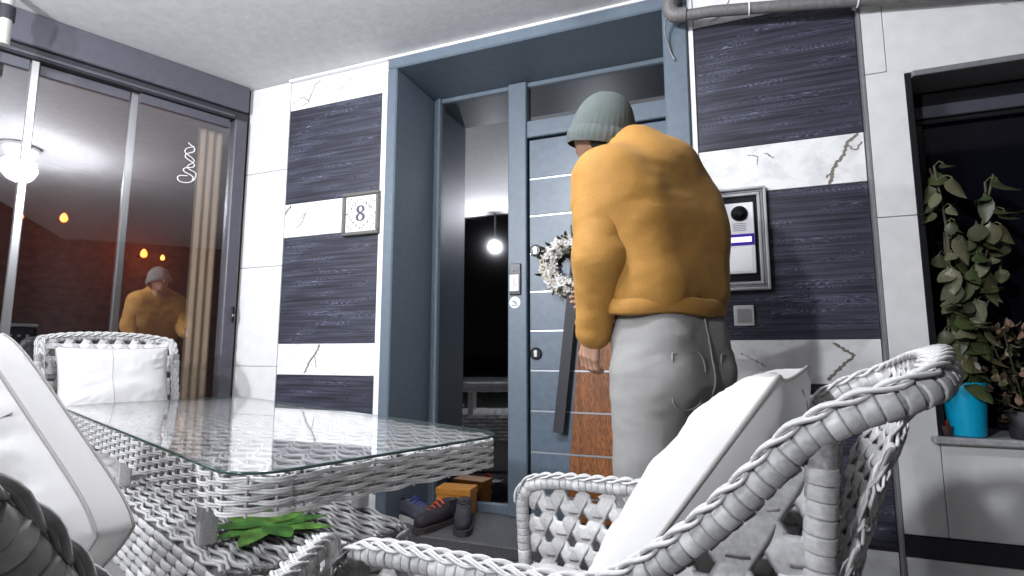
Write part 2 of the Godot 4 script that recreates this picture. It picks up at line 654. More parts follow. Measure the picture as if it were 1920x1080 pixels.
func make_materials() -> void:
	M.white_tile = grained(Color(0.72, 0.72, 0.71), 0.25, 0.05, 0.9, 3)
	M.dark_tile = wood_tile_material()
	M.black_tile = grained(Color(0.02, 0.02, 0.03), 0.3, 0.25, 2.0, 15)
	M.grout = grained(Color(0.25, 0.25, 0.26), 0.9, 0.2, 3.0, 4)
	M.plaster = grained(Color(0.74, 0.74, 0.74), 0.85, 0.06, 1.1, 6, 0.05)
	M.trim_white = mat(Color(0.8, 0.8, 0.8), 0.4)
	M.trim_grey = grained(Color(0.2, 0.2, 0.21), 0.5, 0.1, 3.0, 16)
	M.door_paint = grained(Color(0.12, 0.155, 0.19), 0.42, 0.08, 1.5, 8)
	M.board_paint = grained(Color(0.105, 0.14, 0.178), 0.38, 0.1, 1.7, 9)
	M.inlay_metal = mat(Color(0.62, 0.64, 0.67), 0.3, 0.7)
	M.black_gloss = mat(Color(0.012, 0.012, 0.014), 0.25)
	M.black_matt = mat(Color(0.02, 0.02, 0.025), 0.6)
	M.steel = mat(Color(0.55, 0.55, 0.55), 0.28, 1.0)
	M.mirror = mat(Color(0.4, 0.4, 0.41), 0.03, 1.0)
	M.frame_dark = grained(Color(0.07, 0.075, 0.09), 0.4, 0.12, 2.0, 11)
	var w := GradientTexture2D.new()
	w.width = 4
	w.height = 4
	var g := Gradient.new()
	g.set_color(0, Color.WHITE)
	g.set_color(1, Color.WHITE)
	w.gradient = g
	var gl := mat(Color(0.9, 0.9, 0.92), 0.015, 1.0)
	gl.albedo_texture = w
	gl.transparency = BaseMaterial3D.TRANSPARENCY_ALPHA
	gl.albedo_color.a = 0.24
	M.coated_glass = gl
	var pane := mat(Color(0.9, 0.95, 0.92), 0.02)
	pane.transparency = BaseMaterial3D.TRANSPARENCY_ALPHA
	pane.albedo_color.a = 0.04
	pane.metallic_specular = 0.5
	M.clear_glass = pane
	M.glass_edge = mat(Color(0.02, 0.045, 0.04), 0.15)
	M.dark_glass = mat(Color(0.004, 0.004, 0.007), 0.06)
	M.stone = grained(Color(0.13, 0.13, 0.135), 0.65, 0.3, 2.2, 21, 0.05, 0.05)
	M.floor = grained(Color(0.26, 0.25, 0.235), 0.5, 0.22, 1.2, 22, 0.03, 0.03)
	M.wicker = grained(Color(0.55, 0.545, 0.54), 0.55, 0.2, 3.5, 23, 0.0, 0.05)
	M.wicker_band = grained(Color(0.5, 0.495, 0.49), 0.55, 0.2, 3.5, 24, 0.0, 0.05)
	M.wicker_pale = grained(Color(0.68, 0.675, 0.665), 0.5, 0.16, 3.5, 25, 0.0, 0.05)
	M.wicker_dark = grained(Color(0.42, 0.415, 0.41), 0.6, 0.4, 9.0, 26)
	M.cushion = grained(Color(0.63, 0.62, 0.61), 0.95, 0.1, 14.0, 27, 0.08, 0.15)
	M.piping = mat(Color(0.3, 0.28, 0.27), 0.8)

func build_setting() -> void:
	structure("floor", box(Vector3(-8, -0.3, -1.2), Vector3(7, 0, 2.9), 0.01), M.floor)
	structure("ground", box(Vector3(-90, -0.6, 2.9), Vector3(90, -0.35, 180), 0.01), grained(Color(0.04, 0.04, 0.035), 0.9, 0.4, 0.5, 30))
	var edge := tan(deg_to_rad(SCREEN_TURN))
	var slab := prism(PackedVector2Array([Vector2(-2.92 + 0.55 * edge, -0.55), Vector2(3.5, -0.55), Vector2(3.5, 2.72), Vector2(-2.92 - 2.72 * edge, 2.72)]), -CEILING - 0.2, -CEILING)
	var st := SurfaceTool.new()
	st.begin(Mesh.PRIMITIVE_TRIANGLES)
	st.append_from(slab, 0, Transform3D(Basis(Vector3.RIGHT, PI / 2), Vector3.ZERO))
	structure("ceiling", st.commit(), M.plaster)

const SCREEN_TURN := 22.0

# the glass screen meets the house front at an obtuse corner
func swing(o: Node3D) -> void:
	var pivot := Vector3(WALL_LEFT, 0, 0)
	o.transform = Transform3D(Basis(Vector3.UP, deg_to_rad(-SCREEN_TURN)), pivot) * Transform3D(Basis.IDENTITY, -pivot) * o.transform

# a tile of the wall: front face at z1
func tile(called: String, x0: float, x1: float, y0: float, y1: float, m: Material, parent: Node, z1 := 0.0, label := "") -> MeshInstance3D:
	var g := 0.0015
	return obj(called, box(Vector3(x0 + g, y0 + g, z1 - 0.013), Vector3(x1 - g, y1 - g, z1), 0.0015), m, parent, label)

func build_house_wall() -> void:
	var t := thing("house_wall", "house front clad in white marble strips and dark wood-grain panels", "wall")
	# masonry behind the cladding, with the openings left free
	var zb := -0.0135
	for b in [[-2.92, -1.80, 0.0, CEILING], [-1.80, -0.075, 2.78, CEILING], [-0.075, 0.785, 0.0, CEILING], [0.785, 1.9, 2.17, CEILING], [0.785, 1.9, 0.0, 0.655], [1.9, 3.4, 0.0, CEILING]]:
		obj("masonry", box(Vector3(b[0], b[2], -0.5), Vector3(b[1], b[3], zb), 0.001), M.grout, t)
	# plain white column in the corner
	for y in [[0.0, 0.285], [0.285, 0.92], [0.92, 1.555], [1.555, 2.19], [2.19, CEILING]]:
		tile("tile", -2.92, -2.565, y[0], y[1], M.white_tile, t)
	var levels := [[2.58, 1.95], [1.73, 1.06], [0.87, 0.225]]
	for l in levels:
		tile("wood_panel", -2.562, -1.845, l[1], l[0], M.dark_tile, t)
		tile("wood_panel", -0.045, 0.628, l[1], l[0], M.dark_tile, t)
	# marble strips, each with its own veins
	var s1 := vein_material(41, [{"p": [[0.02, 0.75], [0.14, 0.6], [0.2, 0.75]], "r": 2.2, "a": 0.75}, {"p": [[0.12, 0.9], [0.2, 0.82], [0.27, 0.3], [0.33, 0.15]], "r": 2.6, "a": 0.8}, {"p": [[0.56, 0.6], [0.68, 0.3]], "r": 2.0, "a": 0.5}])
	var s2 := vein_material(42, [{"p": [[0.0, 0.3], [0.06, 0.05]], "r": 5.0, "a": 0.85}, {"p": [[0.13, 0.75], [0.2, 0.6], [0.24, 0.3]], "r": 2.4, "a": 0.6}, {"p": [[0.24, 0.3], [0.17, 0.5]], "r": 1.6, "a": 0.5}])
	var s3 := vein_material(43, [{"p": [[0.45, 0.05], [0.41, 0.3], [0.36, 0.55], [0.3, 0.95]], "r": 4.2, "a": 0.85}, {"p": [[0.4, 0.4], [0.42, 0.75]], "r": 2.0, "a": 0.7}])
	var s4 := vein_material(44, [{"p": [[0.32, 0.2], [0.38, 0.25], [0.37, 0.42]], "r": 1.8, "a": 0.55}, {"p": [[0.42, 0.2], [0.47, 0.3]], "r": 2.0, "a": 0.6}, {"p": [[0.97, 0.02], [0.9, 0.2], [0.88, 0.42], [0.83, 0.6], [0.79, 0.98]], "r": 5.0, "a": 0.8}, {"p": [[0.9, 0.2], [0.95, 0.35], [0.99, 0.2]], "r": 2.5, "a": 0.6}, {"p": [[0.82, 0.7], [0.77, 0.85]], "r": 3.0, "a": 0.7}])
	var s5 := vein_material(45, [{"p": [[0.75, 0.1], [0.85, 0.35], [0.7, 0.9]], "r": 5.0, "a": 0.75}, {"p": [[0.2, 0.3], [0.35, 0.6]], "r": 2.0, "a": 0.5}])
	var s6 := vein_material(46, [{"p": [[0.2, 0.9], [0.35, 0.4], [0.42, 0.2]], "r": 4.0, "a": 0.7}, {"p": [[0.6, 0.2], [0.7, 0.6], [0.85, 0.5]], "r": 3.0, "a": 0.6}, {"p": [[0.4, 0.7], [0.55, 0.8]], "r": 3.5, "a": 0.55}])
	tile("marble_strip", -2.562, -1.845, 2.58, CEILING, s1, t)
	tile("marble_strip", -2.562, -1.845, 1.73, 1.95, s2, t)
	tile("marble_strip", -2.562, -1.845, 0.87, 1.06, s3, t)
	tile("marble_strip", -2.562, -1.845, 0.0, 0.225, s6, t)
	tile("marble_strip", -0.045, 0.628, 2.58, CEILING, s1, t)
	tile("marble_strip", -0.045, 0.628, 1.73, 1.95, s4, t)
	tile("marble_strip", -0.045, 0.628, 0.87, 1.06, s5, t)
	tile("marble_strip", -0.045, 0.628, 0.0, 0.225, s6, t)
	obj("edge_trim", box(Vector3(-1.843, 0, -0.01), Vector3(-1.802, CEILING, 0.004), 0.002), M.trim_white, t)
	obj("edge_trim", box(Vector3(-0.072, 0, -0.01), Vector3(-0.047, CEILING, 0.004), 0.002), M.trim_white, t)
	# white pier beside the window, set proud, with a grey edge
	obj("pier_edge", box(Vector3(0.63, 0, -0.01), Vector3(0.642, CEILING, 0.034), 0.002), M.trim_grey, t)
	for y in [[0.305, 0.92], [0.92, 1.56], [1.56, 2.19], [2.19, CEILING]]:
		tile("tile", 0.642, 0.722 if y[0] > 2.0 else 0.785, y[0], y[1], M.white_tile, t, 0.032)
	tile("tile", 0.722, 1.36, 2.17, CEILING, M.white_tile, t, 0.03)
	tile("tile", 1.36, 2.2, 2.17, CEILING, M.white_tile, t, 0.03)
	tile("tile", 0.785, 1.5, 0.305, 0.655, M.white_tile, t, 0.032)
	tile("tile", 1.5, 2.2, 0.305, 0.655, M.white_tile, t, 0.032)
	tile("black_strip", 0.642, 2.2, 0.225, 0.303, M.black_tile, t, 0.036)
	tile("marble_strip", 0.642, 2.2, 0.0, 0.223, s6, t, 0.032)
	# the thin white bead where the wall meets the ceiling
	obj("ceiling_bead", box(Vector3(-2.56, CEILING - 0.018, 0.0005), Vector3(-0.08, CEILING - 0.002, 0.03), 0.003), M.trim_white, t)

func build_door() -> void:
	var t := thing("entrance_door", "slate grey front door with mirrored sidelight in a deep grey portal", "door")
	var P: Material = M.door_paint
	var top := 2.71
	obj("jamb", box(Vector3(-1.80, 0, -0.5), Vector3(-1.73, top, 0.022), 0.008), P, t)
	obj("jamb", box(Vector3(-0.19, 0, -0.5), Vector3(-0.074, top, 0.022), 0.008), P, t)
	obj("head", box(Vector3(-1.80, top, -0.5), Vector3(-0.074, 2.778, 0.022), 0.008), P, t)
	obj("threshold", box(Vector3(-1.729, 0.0, -0.5), Vector3(-0.191, 0.06, 0.05), 0.006), M.stone, t)
	# fixed frame
	obj("frame_bar", box(Vector3(-1.729, 0.06, -0.47), Vector3(-1.703, top, -0.432), 0.004), P, t)
	obj("frame_bar", box(Vector3(-1.703, 0.06, -0.47), Vector3(-1.675, top, -0.415), 0.005), P, t)
	obj("frame_bar", box(Vector3(-1.675, 0.06, -0.47), Vector3(-1.18, 0.115, -0.43), 0.004), P, t)
	obj("frame_bar", box(Vector3(-1.675, top - 0.03, -0.47), Vector3(-0.191, top, -0.43), 0.004), P, t)
	obj("mullion", box(Vector3(-1.18, 0.06, -0.48), Vector3(-1.058, top - 0.003, -0.402), 0.006), P, t)
	obj("transom_rail", box(Vector3(-1.058, 2.335, -0.48), Vector3(-0.191, 2.445, -0.41), 0.006), P, t)
	obj("sidelight", box(Vector3(-1.677, 0.11, -0.462), Vector3(-1.178, top - 0.028, -0.452), 0.001), M.mirror, t, "mirror glass sidelight left of the door leaf")
	obj("transom_pane", box(Vector3(-1.06, 2.44, -0.462), Vector3(-0.19, top - 0.028, -0.452), 0.001), M.mirror, t, "mirror glass pane above the door leaf")
	# leaf: ten boards with bright metal strips let into the grooves
	var leaf := obj("leaf", box(Vector3(-1.05, 0.065, -0.49), Vector3(-0.195, 2.325, -0.446), 0.002), M.board_paint, t, "grooved door leaf with wood inlay")
	var lines := []
	for k in 9:
		lines.append(2.071 - 0.2343 * k)
	var ys := [2.322]
	ys.append_array(lines)
	ys.append(0.068)
	var wood := mat(Color(0.33, 0.125, 0.03), 0.5)
	wood.albedo_texture = wood_grain()
	wood.uv1_triplanar = true
	wood.uv1_world_triplanar = true
	wood.uv1_scale = Vector3(2.5, 0.8, 2.5)
	for i in ys.size() - 1:
		var y1: float = ys[i] - (0.005 if i > 0 else 0.0)
		var y0: float = ys[i + 1] + (0.005 if i < ys.size() - 2 else 0.0)
		obj("board", box(Vector3(-1.046, y0, -0.448), Vector3(-0.2, y1, -0.428), 0.0025), M.board_paint, leaf)
		if i < ys.size() - 2:
			obj("metal_strip", box(Vector3(-1.046, ys[i + 1] - 0.0048, -0.447), Vector3(-0.2, ys[i + 1] + 0.0048, -0.431), 0.0008), M.inlay_metal, leaf)
		if y1 < 1.75:
			# wedge of wood veneer: its edge leans with the pull bar
			var edge := func(y: float) -> float: return -0.731 - (1.286 - y) * 0.089
			var pl := PackedVector2Array([Vector2(edge.call(y0), y0 + 0.001), Vector2(-0.40, y0 + 0.001), Vector2(-0.40, y1 - 0.001), Vector2(edge.call(y1), y1 - 0.001)])
			obj("wood_inlay", prism(pl, -0.4285, -0.425), wood, leaf)
	# leaning pull bar on two stand-offs
	var d := Vector3(-0.735, 1.62, -0.378)
	var e := Vector3(-0.862, 0.555, -0.378)
	var dir := (d - e).normalized()
	var sd := Vector3(dir.y, -dir.x, 0)
	var bar_poly := PackedVector2Array()
	for q in [e - sd * 0.03, e + sd * 0.03, d + sd * 0.03, d - sd * 0.03]:
		bar_poly.append(Vector2(q.x, q.y))
	var bar := obj("pull_bar", prism(bar_poly, -0.39, -0.366), M.black_matt, t, "long dark leaning pull bar")
	for k in [0.12, 0.88]:
		var q := e.lerp(d, k)
		obj("stand_off", tube(PackedVector3Array([q + Vector3(0, 0, -0.05), q + Vector3(0, 0, -0.01)]), 0.012, 12), M.black_matt, bar)
	for y in [1.62, 1.0]:
		var lk := obj("lock", tube(PackedVector3Array([Vector3(-1.008, y, -0.43), Vector3(-1.008, y, -0.418), Vector3(-1.008, y, -0.415)]), [0.036, 0.036, 0.03], 28), M.black_gloss, t)
		obj("cylinder", tube(PackedVector3Array([Vector3(-1.008, y + 0.009, -0.416), Vector3(-1.008, y + 0.009, -0.41)]), 0.011, 16), M.steel, lk)
		obj("cylinder_foot", box(Vector3(-1.018, y - 0.02, -0.416), Vector3(-0.998, y + 0.001, -0.411), 0.002), M.steel, lk)
	# keypad and stickers on the mullion
	var k := thing("door_keypad", "black keypad with a white card on the door mullion", "keypad", Vector3(-1.128, 1.352, -0.4018))
	obj("body", box(Vector3(-0.036, 0, 0.0003), Vector3(0.036, 0.19, 0.014), 0.004), M.black_gloss, k)
	obj("card", box(Vector3(-0.034, 0.022, 0.0143), Vector3(0.024, 0.122, 0.0158), 0.0005), mat(Color(0.7, 0.7, 0.74), 0.5), k)
	obj("card_mark", tube(smooth_path([Vector3(-0.016, 0.105, 0.0162), Vector3(0.002, 0.095, 0.0162), Vector3(-0.012, 0.075, 0.0162), Vector3(0.006, 0.06, 0.0162), Vector3(-0.014, 0.038, 0.0162)], 0.006), 0.0018, 6), M.piping, k)
	obj("reader_mark", tube(smooth_path([Vector3(-0.014, 0.14, 0.0145), Vector3(0, 0.152, 0.0145), Vector3(0.014, 0.14, 0.0145)], 0.006), 0.002, 6), M.trim_grey, k)
	var st := thing("round_sticker", "round white sticker below the keypad on the mullion", "sticker", Vector3(-1.134, 1.306, -0.4018))
	obj("disc", tube(PackedVector3Array([Vector3(0, 0, 0.0002), Vector3(0, 0, 0.002)]), 0.036, 28), mat(Color(0.72, 0.74, 0.76), 0.5), st)
	obj("mark", prism(PackedVector2Array([Vector2(-0.018, 0.006), Vector2(-0.006, 0.012), Vector2(0.01, 0.002), Vector2(0.016, -0.008), Vector2(0.002, -0.008), Vector2(-0.008, 0.002)]), 0.0022, 0.003), M.trim_grey, st)
	obj("mark", box(Vector3(-0.02, -0.02, 0.0022), Vector3(0.02, -0.014, 0.003), 0.0004), M.trim_grey, st)

func wood_grain() -> ImageTexture:
	var w := 256
	var h := 512
	var n1 := FastNoiseLite.new(); n1.seed = 61; n1.frequency = 0.01
	var img := Image.create(w, h, false, Image.FORMAT_RGB8)
	for y in h:
		for x in w:
			var a := n1.get_noise_2d(x * 5.0, y * 0.25)
			var b := n1.get_noise_2d(x * 1.2 + 400.0, y * 0.35)
			var v := clampf(0.78 + 0.22 * a + 0.12 * sin(b * 40.0), 0.3, 1.0)
			img.set_pixel(x, y, Color(v, v * 0.95, v * 0.9))
	return ImageTexture.create_from_image(img)

func build_window() -> void:
	var t := thing("niche_window", "dark framed window behind the potted plants", "window")
	var x0 := 0.785
	var x1 := 1.9
	var F: Material = M.frame_dark
	obj("reveal", box(Vector3(x0 - 0.006, 0.655, -0.5), Vector3(x0 + 0.02, 2.17, 0.034), 0.003), M.black_gloss, t)
	obj("lintel", box(Vector3(x0 + 0.02, 2.145, -0.3), Vector3(x1, 2.169, 0.05), 0.003), M.trim_grey, t)
	obj("frame_bar", box(Vector3(x0 + 0.02, 2.0, -0.2), Vector3(x1, 2.145, -0.14), 0.005), M.black_gloss, t)
	obj("frame_bar", box(Vector3(x0 + 0.06, 2.02, -0.14), Vector3(x1, 2.075, -0.12), 0.004), F, t)
	obj("frame_bar", box(Vector3(x0 + 0.02, 0.70, -0.2), Vector3(x0 + 0.1, 2.0, -0.14), 0.005), M.black_gloss, t)
	obj("frame_bar", box(Vector3(1.42, 0.70, -0.2), Vector3(1.5, 2.0, -0.14), 0.005), F, t)
	obj("pane", box(Vector3(x0 + 0.09, 0.7, -0.185), Vector3(x1, 2.01, -0.175), 0.001), M.dark_glass, t)
	obj("sill", box(Vector3(x0 - 0.03, 0.657, -0.3), Vector3(x1, 0.684, 0.075), 0.006), grained(Color(0.42, 0.42, 0.43), 0.5, 0.2, 3.0, 71), t)

func build_glass_screen() -> void:
	var t := thing("glass_screen", "sliding glass screen in dark grey frames beside the table", "glass wall")
	swing(t)
	var F: Material = grained(Color(0.085, 0.085, 0.105), 0.42, 0.12, 2.0, 12)
	var x0 := WALL_LEFT - 0.07
	var x1 := WALL_LEFT
	obj("top_beam", box(Vector3(x0 - 0.03, 2.61, 0.02), Vector3(x1 + 0.045, CEILING - 0.001, 2.9), 0.006), F, t)
	obj("top_track", box(Vector3(x0, 2.55, 0.01), Vector3(x1 + 0.02, 2.607, 2.9), 0.004), M.black_matt, t)
	obj("track_lip", box(Vector3(x1 + 0.0205, 2.56, 0.1), Vector3(x1 + 0.03, 2.576, 2.9), 0.002), F, t)
	obj("bottom_track", box(Vector3(x0, 0.0, 0.01), Vector3(x1 + 0.02, 0.05, 2.9), 0.004), F, t)
	obj("post", box(Vector3(x0, 0.05, 0.02), Vector3(x1 + 0.035, 2.55, 0.095), 0.006), F, t)
	var lat := obj("latch", box(Vector3(x1 + 0.036, 1.2, 0.03), Vector3(x1 + 0.05, 1.3, 0.05), 0.003), M.black_gloss, t)
	obj("latch_pin", box(Vector3(x1 + 0.05, 1.235, 0.034), Vector3(x1 + 0.056, 1.25, 0.046), 0.001), M.steel, lat)
	var zs := [0.095, 0.64, 1.09, 1.6, 2.1, 2.88]
	for i in zs.size() - 1:
		var off := 0.0 if i % 2 == 0 else -0.028
		var pane := obj("pane", box(Vector3(x1 - 0.022 + off, 0.06, zs[i] + 0.002), Vector3(x1 - 0.016 + off, 2.548, zs[i + 1] + 0.02), 0.0005), M.coated_glass, t)
		if i > 0:
			obj("stile", box(Vector3(x1 - 0.032 + off, 0.052, zs[i] - 0.018), Vector3(x1 + 0.004 + off, 2.549, zs[i] + 0.018), 0.004), M.steel if i < 3 else F, pane)
		obj("top_rail", box(Vector3(x1 - 0.030 + off, 2.49, zs[i] + 0.022), Vector3(x1 - 0.004 + off, 2.547, zs[i + 1] - 0.02), 0.003), F, pane)
		obj("bottom_rail", box(Vector3(x1 - 0.030 + off, 0.052, zs[i] + 0.022), Vector3(x1 - 0.004 + off, 0.12, zs[i + 1] - 0.02), 0.003), F, pane)
	# white line ornament stuck on the glass: a steaming cup
	var o := thing("glass_ornament", "white wire swirl ornament stuck on the glass screen", "ornament", Vector3(x1 - 0.012, 2.18, 0.34))
	swing(o)
	var wm := mat(Color(0.75, 0.75, 0.73), 0.6)
	var pts := []
	for q in [[-0.01, 0.14], [0.03, 0.1], [-0.02, 0.05], [0.035, 0.0], [-0.025, -0.04], [0.03, -0.075], [0.02, -0.11], [-0.04, -0.12], [-0.05, -0.09], [0.0, -0.075]]:
		pts.append(Vector3(0.001, q[1], -q[0]))
	obj("swirl", tube(smooth_path(pts, 0.008), 0.0035, 6), wm, o)
	var pts2 := []
	for q in [[0.025, 0.125], [-0.025, 0.08], [0.03, 0.03], [-0.005, -0.02], [0.045, -0.05], [0.035, -0.1]]:
		pts2.append(Vector3(0.004, q[1], -q[0]))
	obj("swirl", tube(smooth_path(pts2, 0.008), 0.003, 6), wm, o)

func lit_lamp(called: String, label: String, at: Vector3, r: float, c: Color, glow: float, energy: float, group: String) -> void:
	var t := thing(called, label, "lamp", at, 0.0, group)
	var gm := mat(Color(0.8, 0.8, 0.8), 0.4)
	gm.emission_enabled = true
	gm.emission = c
	gm.emission_energy_multiplier = glow
	var prof := []
	for i in 13:
		var a := -PI / 2 + PI * i / 12.0
		prof.append([r * cos(a) * (1.0 - 0.25 * sin(a)) + 0.0002, r * 1.5 * sin(a)])
	obj("bulb", lathe(prof, 16), gm, t)
	obj("bracket", tube(PackedVector3Array([Vector3(-r * 0.9, -r * 0.4, 0), Vector3(-r * 2.2, -r * 0.9, 0), Vector3(-r * 3.0, -r * 0.9, 0)]), r * 0.28, 8), M.black_matt, t)
	var l := OmniLight3D.new()
	l.name = "glow"
	t.add_child(l)
	l.light_energy = energy
	l.light_color = c
	l.light_size = r * 0.8
	l.omni_range = 8.0
	l.omni_attenuation = 2.0
	l.shadow_enabled = true

func build_glazed_room() -> void:
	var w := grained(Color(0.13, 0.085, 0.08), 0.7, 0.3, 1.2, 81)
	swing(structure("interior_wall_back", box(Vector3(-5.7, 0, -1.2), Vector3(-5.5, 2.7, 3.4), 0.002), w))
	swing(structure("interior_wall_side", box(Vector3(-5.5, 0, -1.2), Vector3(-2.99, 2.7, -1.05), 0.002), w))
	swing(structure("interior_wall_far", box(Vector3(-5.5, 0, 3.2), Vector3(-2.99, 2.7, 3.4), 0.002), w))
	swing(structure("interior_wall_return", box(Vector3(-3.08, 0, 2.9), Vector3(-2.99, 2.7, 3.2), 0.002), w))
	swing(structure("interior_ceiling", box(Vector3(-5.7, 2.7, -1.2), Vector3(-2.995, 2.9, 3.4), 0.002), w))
	lit_lamp("amber_lamp", "amber lamp behind the glass, beside the second frame post", Vector3(-5.05, 2.126, -0.119), 0.026, Color(1.0, 0.42, 0.1), 9.0, 0.1, "")
	lit_lamp("amber_lamp", "amber candle-like lamp behind the pane with the white swirl", Vector3(-5.05, 1.944, -0.803), 0.028, Color(1.0, 0.42, 0.1), 9.0, 0.1, "")
	lit_lamp("amber_lamp", "smaller amber lamp right beside the candle-like one behind glass", Vector3(-5.05, 1.934, -0.988), 0.018, Color(1.0, 0.55, 0.2), 7.0, 0.01, "")
	lit_lamp("amber_lamp", "tiny amber lamp behind the glass above the mirrored visitor", Vector3(-5.05, 2.069, 0.17), 0.015, Color(1.0, 0.5, 0.12), 6.0, 0.004, "")
	# folded cream strip added to stand in for the white tiles' reflection
	var cu := thing("reflection_strip", "narrow cream strip added behind the glass in place of a reflected tile column", "reflection_strip")
	var cv := PackedVector2Array()
	for k in 25:
		var z := 0.1 + 0.15 * k / 24.0
		cv.append(Vector2(-3.09 + 0.007 * sin(k * 0.8), -z))
	for k in range(24, -1, -1):
		var z := 0.1 + 0.15 * k / 24.0
		cv.append(Vector2(-3.094 + 0.007 * sin(k * 0.8), -z))
	var cst := SurfaceTool.new()
	cst.begin(Mesh.PRIMITIVE_TRIANGLES)
	cst.append_from(prism(cv, 0.06, 2.5), 0, Transform3D(Basis(Vector3.RIGHT, -PI / 2), Vector3.ZERO))
	obj("cloth", cst.commit(), grained(Color(0.55, 0.42, 0.3), 0.9, 0.12, 9.0, 84), cu)
	obj("hem", box(Vector3(-3.112, 0.06, 0.1), Vector3(-3.072, 0.1, 0.25), 0.003), grained(Color(0.5, 0.38, 0.27), 0.9, 0.12, 9.0, 85), cu)
	swing(cu)
	# dark oven with a row of knobs on a counter, seen through the glass
	var c := thing("counter", "pale topped counter inside the glazed room", "counter", Vector3(-3.93, 0, 1.02), deg_to_rad(-SCREEN_TURN))
	obj("cabinet", box(Vector3(-0.3, 0.05, -0.55), Vector3(0.28, 0.86, 0.75), 0.01), M.frame_dark, c)
	obj("top", box(Vector3(-0.32, 0.86, -0.57), Vector3(0.31, 0.9, 0.77), 0.006), grained(Color(0.4, 0.39, 0.37), 0.5, 0.2, 3.0, 83), c)
	var ov := thing("oven", "black oven with small knobs on the counter behind glass", "oven", Vector3(-3.85, 0.9, 0.80), deg_to_rad(-SCREEN_TURN))
	obj("case", box(Vector3(-0.16, 0.0, -0.16), Vector3(0.14, 0.25, 0.2), 0.012), M.black_gloss, ov)
	obj("lid", box(Vector3(-0.17, 0.25, -0.17), Vector3(0.15, 0.275, 0.21), 0.006), M.steel, ov)
	for i in 5:
		obj("knob", tube(PackedVector3Array([Vector3(0.14, 0.2, -0.12 + 0.035 * i), Vector3(0.155, 0.2, -0.12 + 0.035 * i)]), 0.008, 10), M.steel, ov)

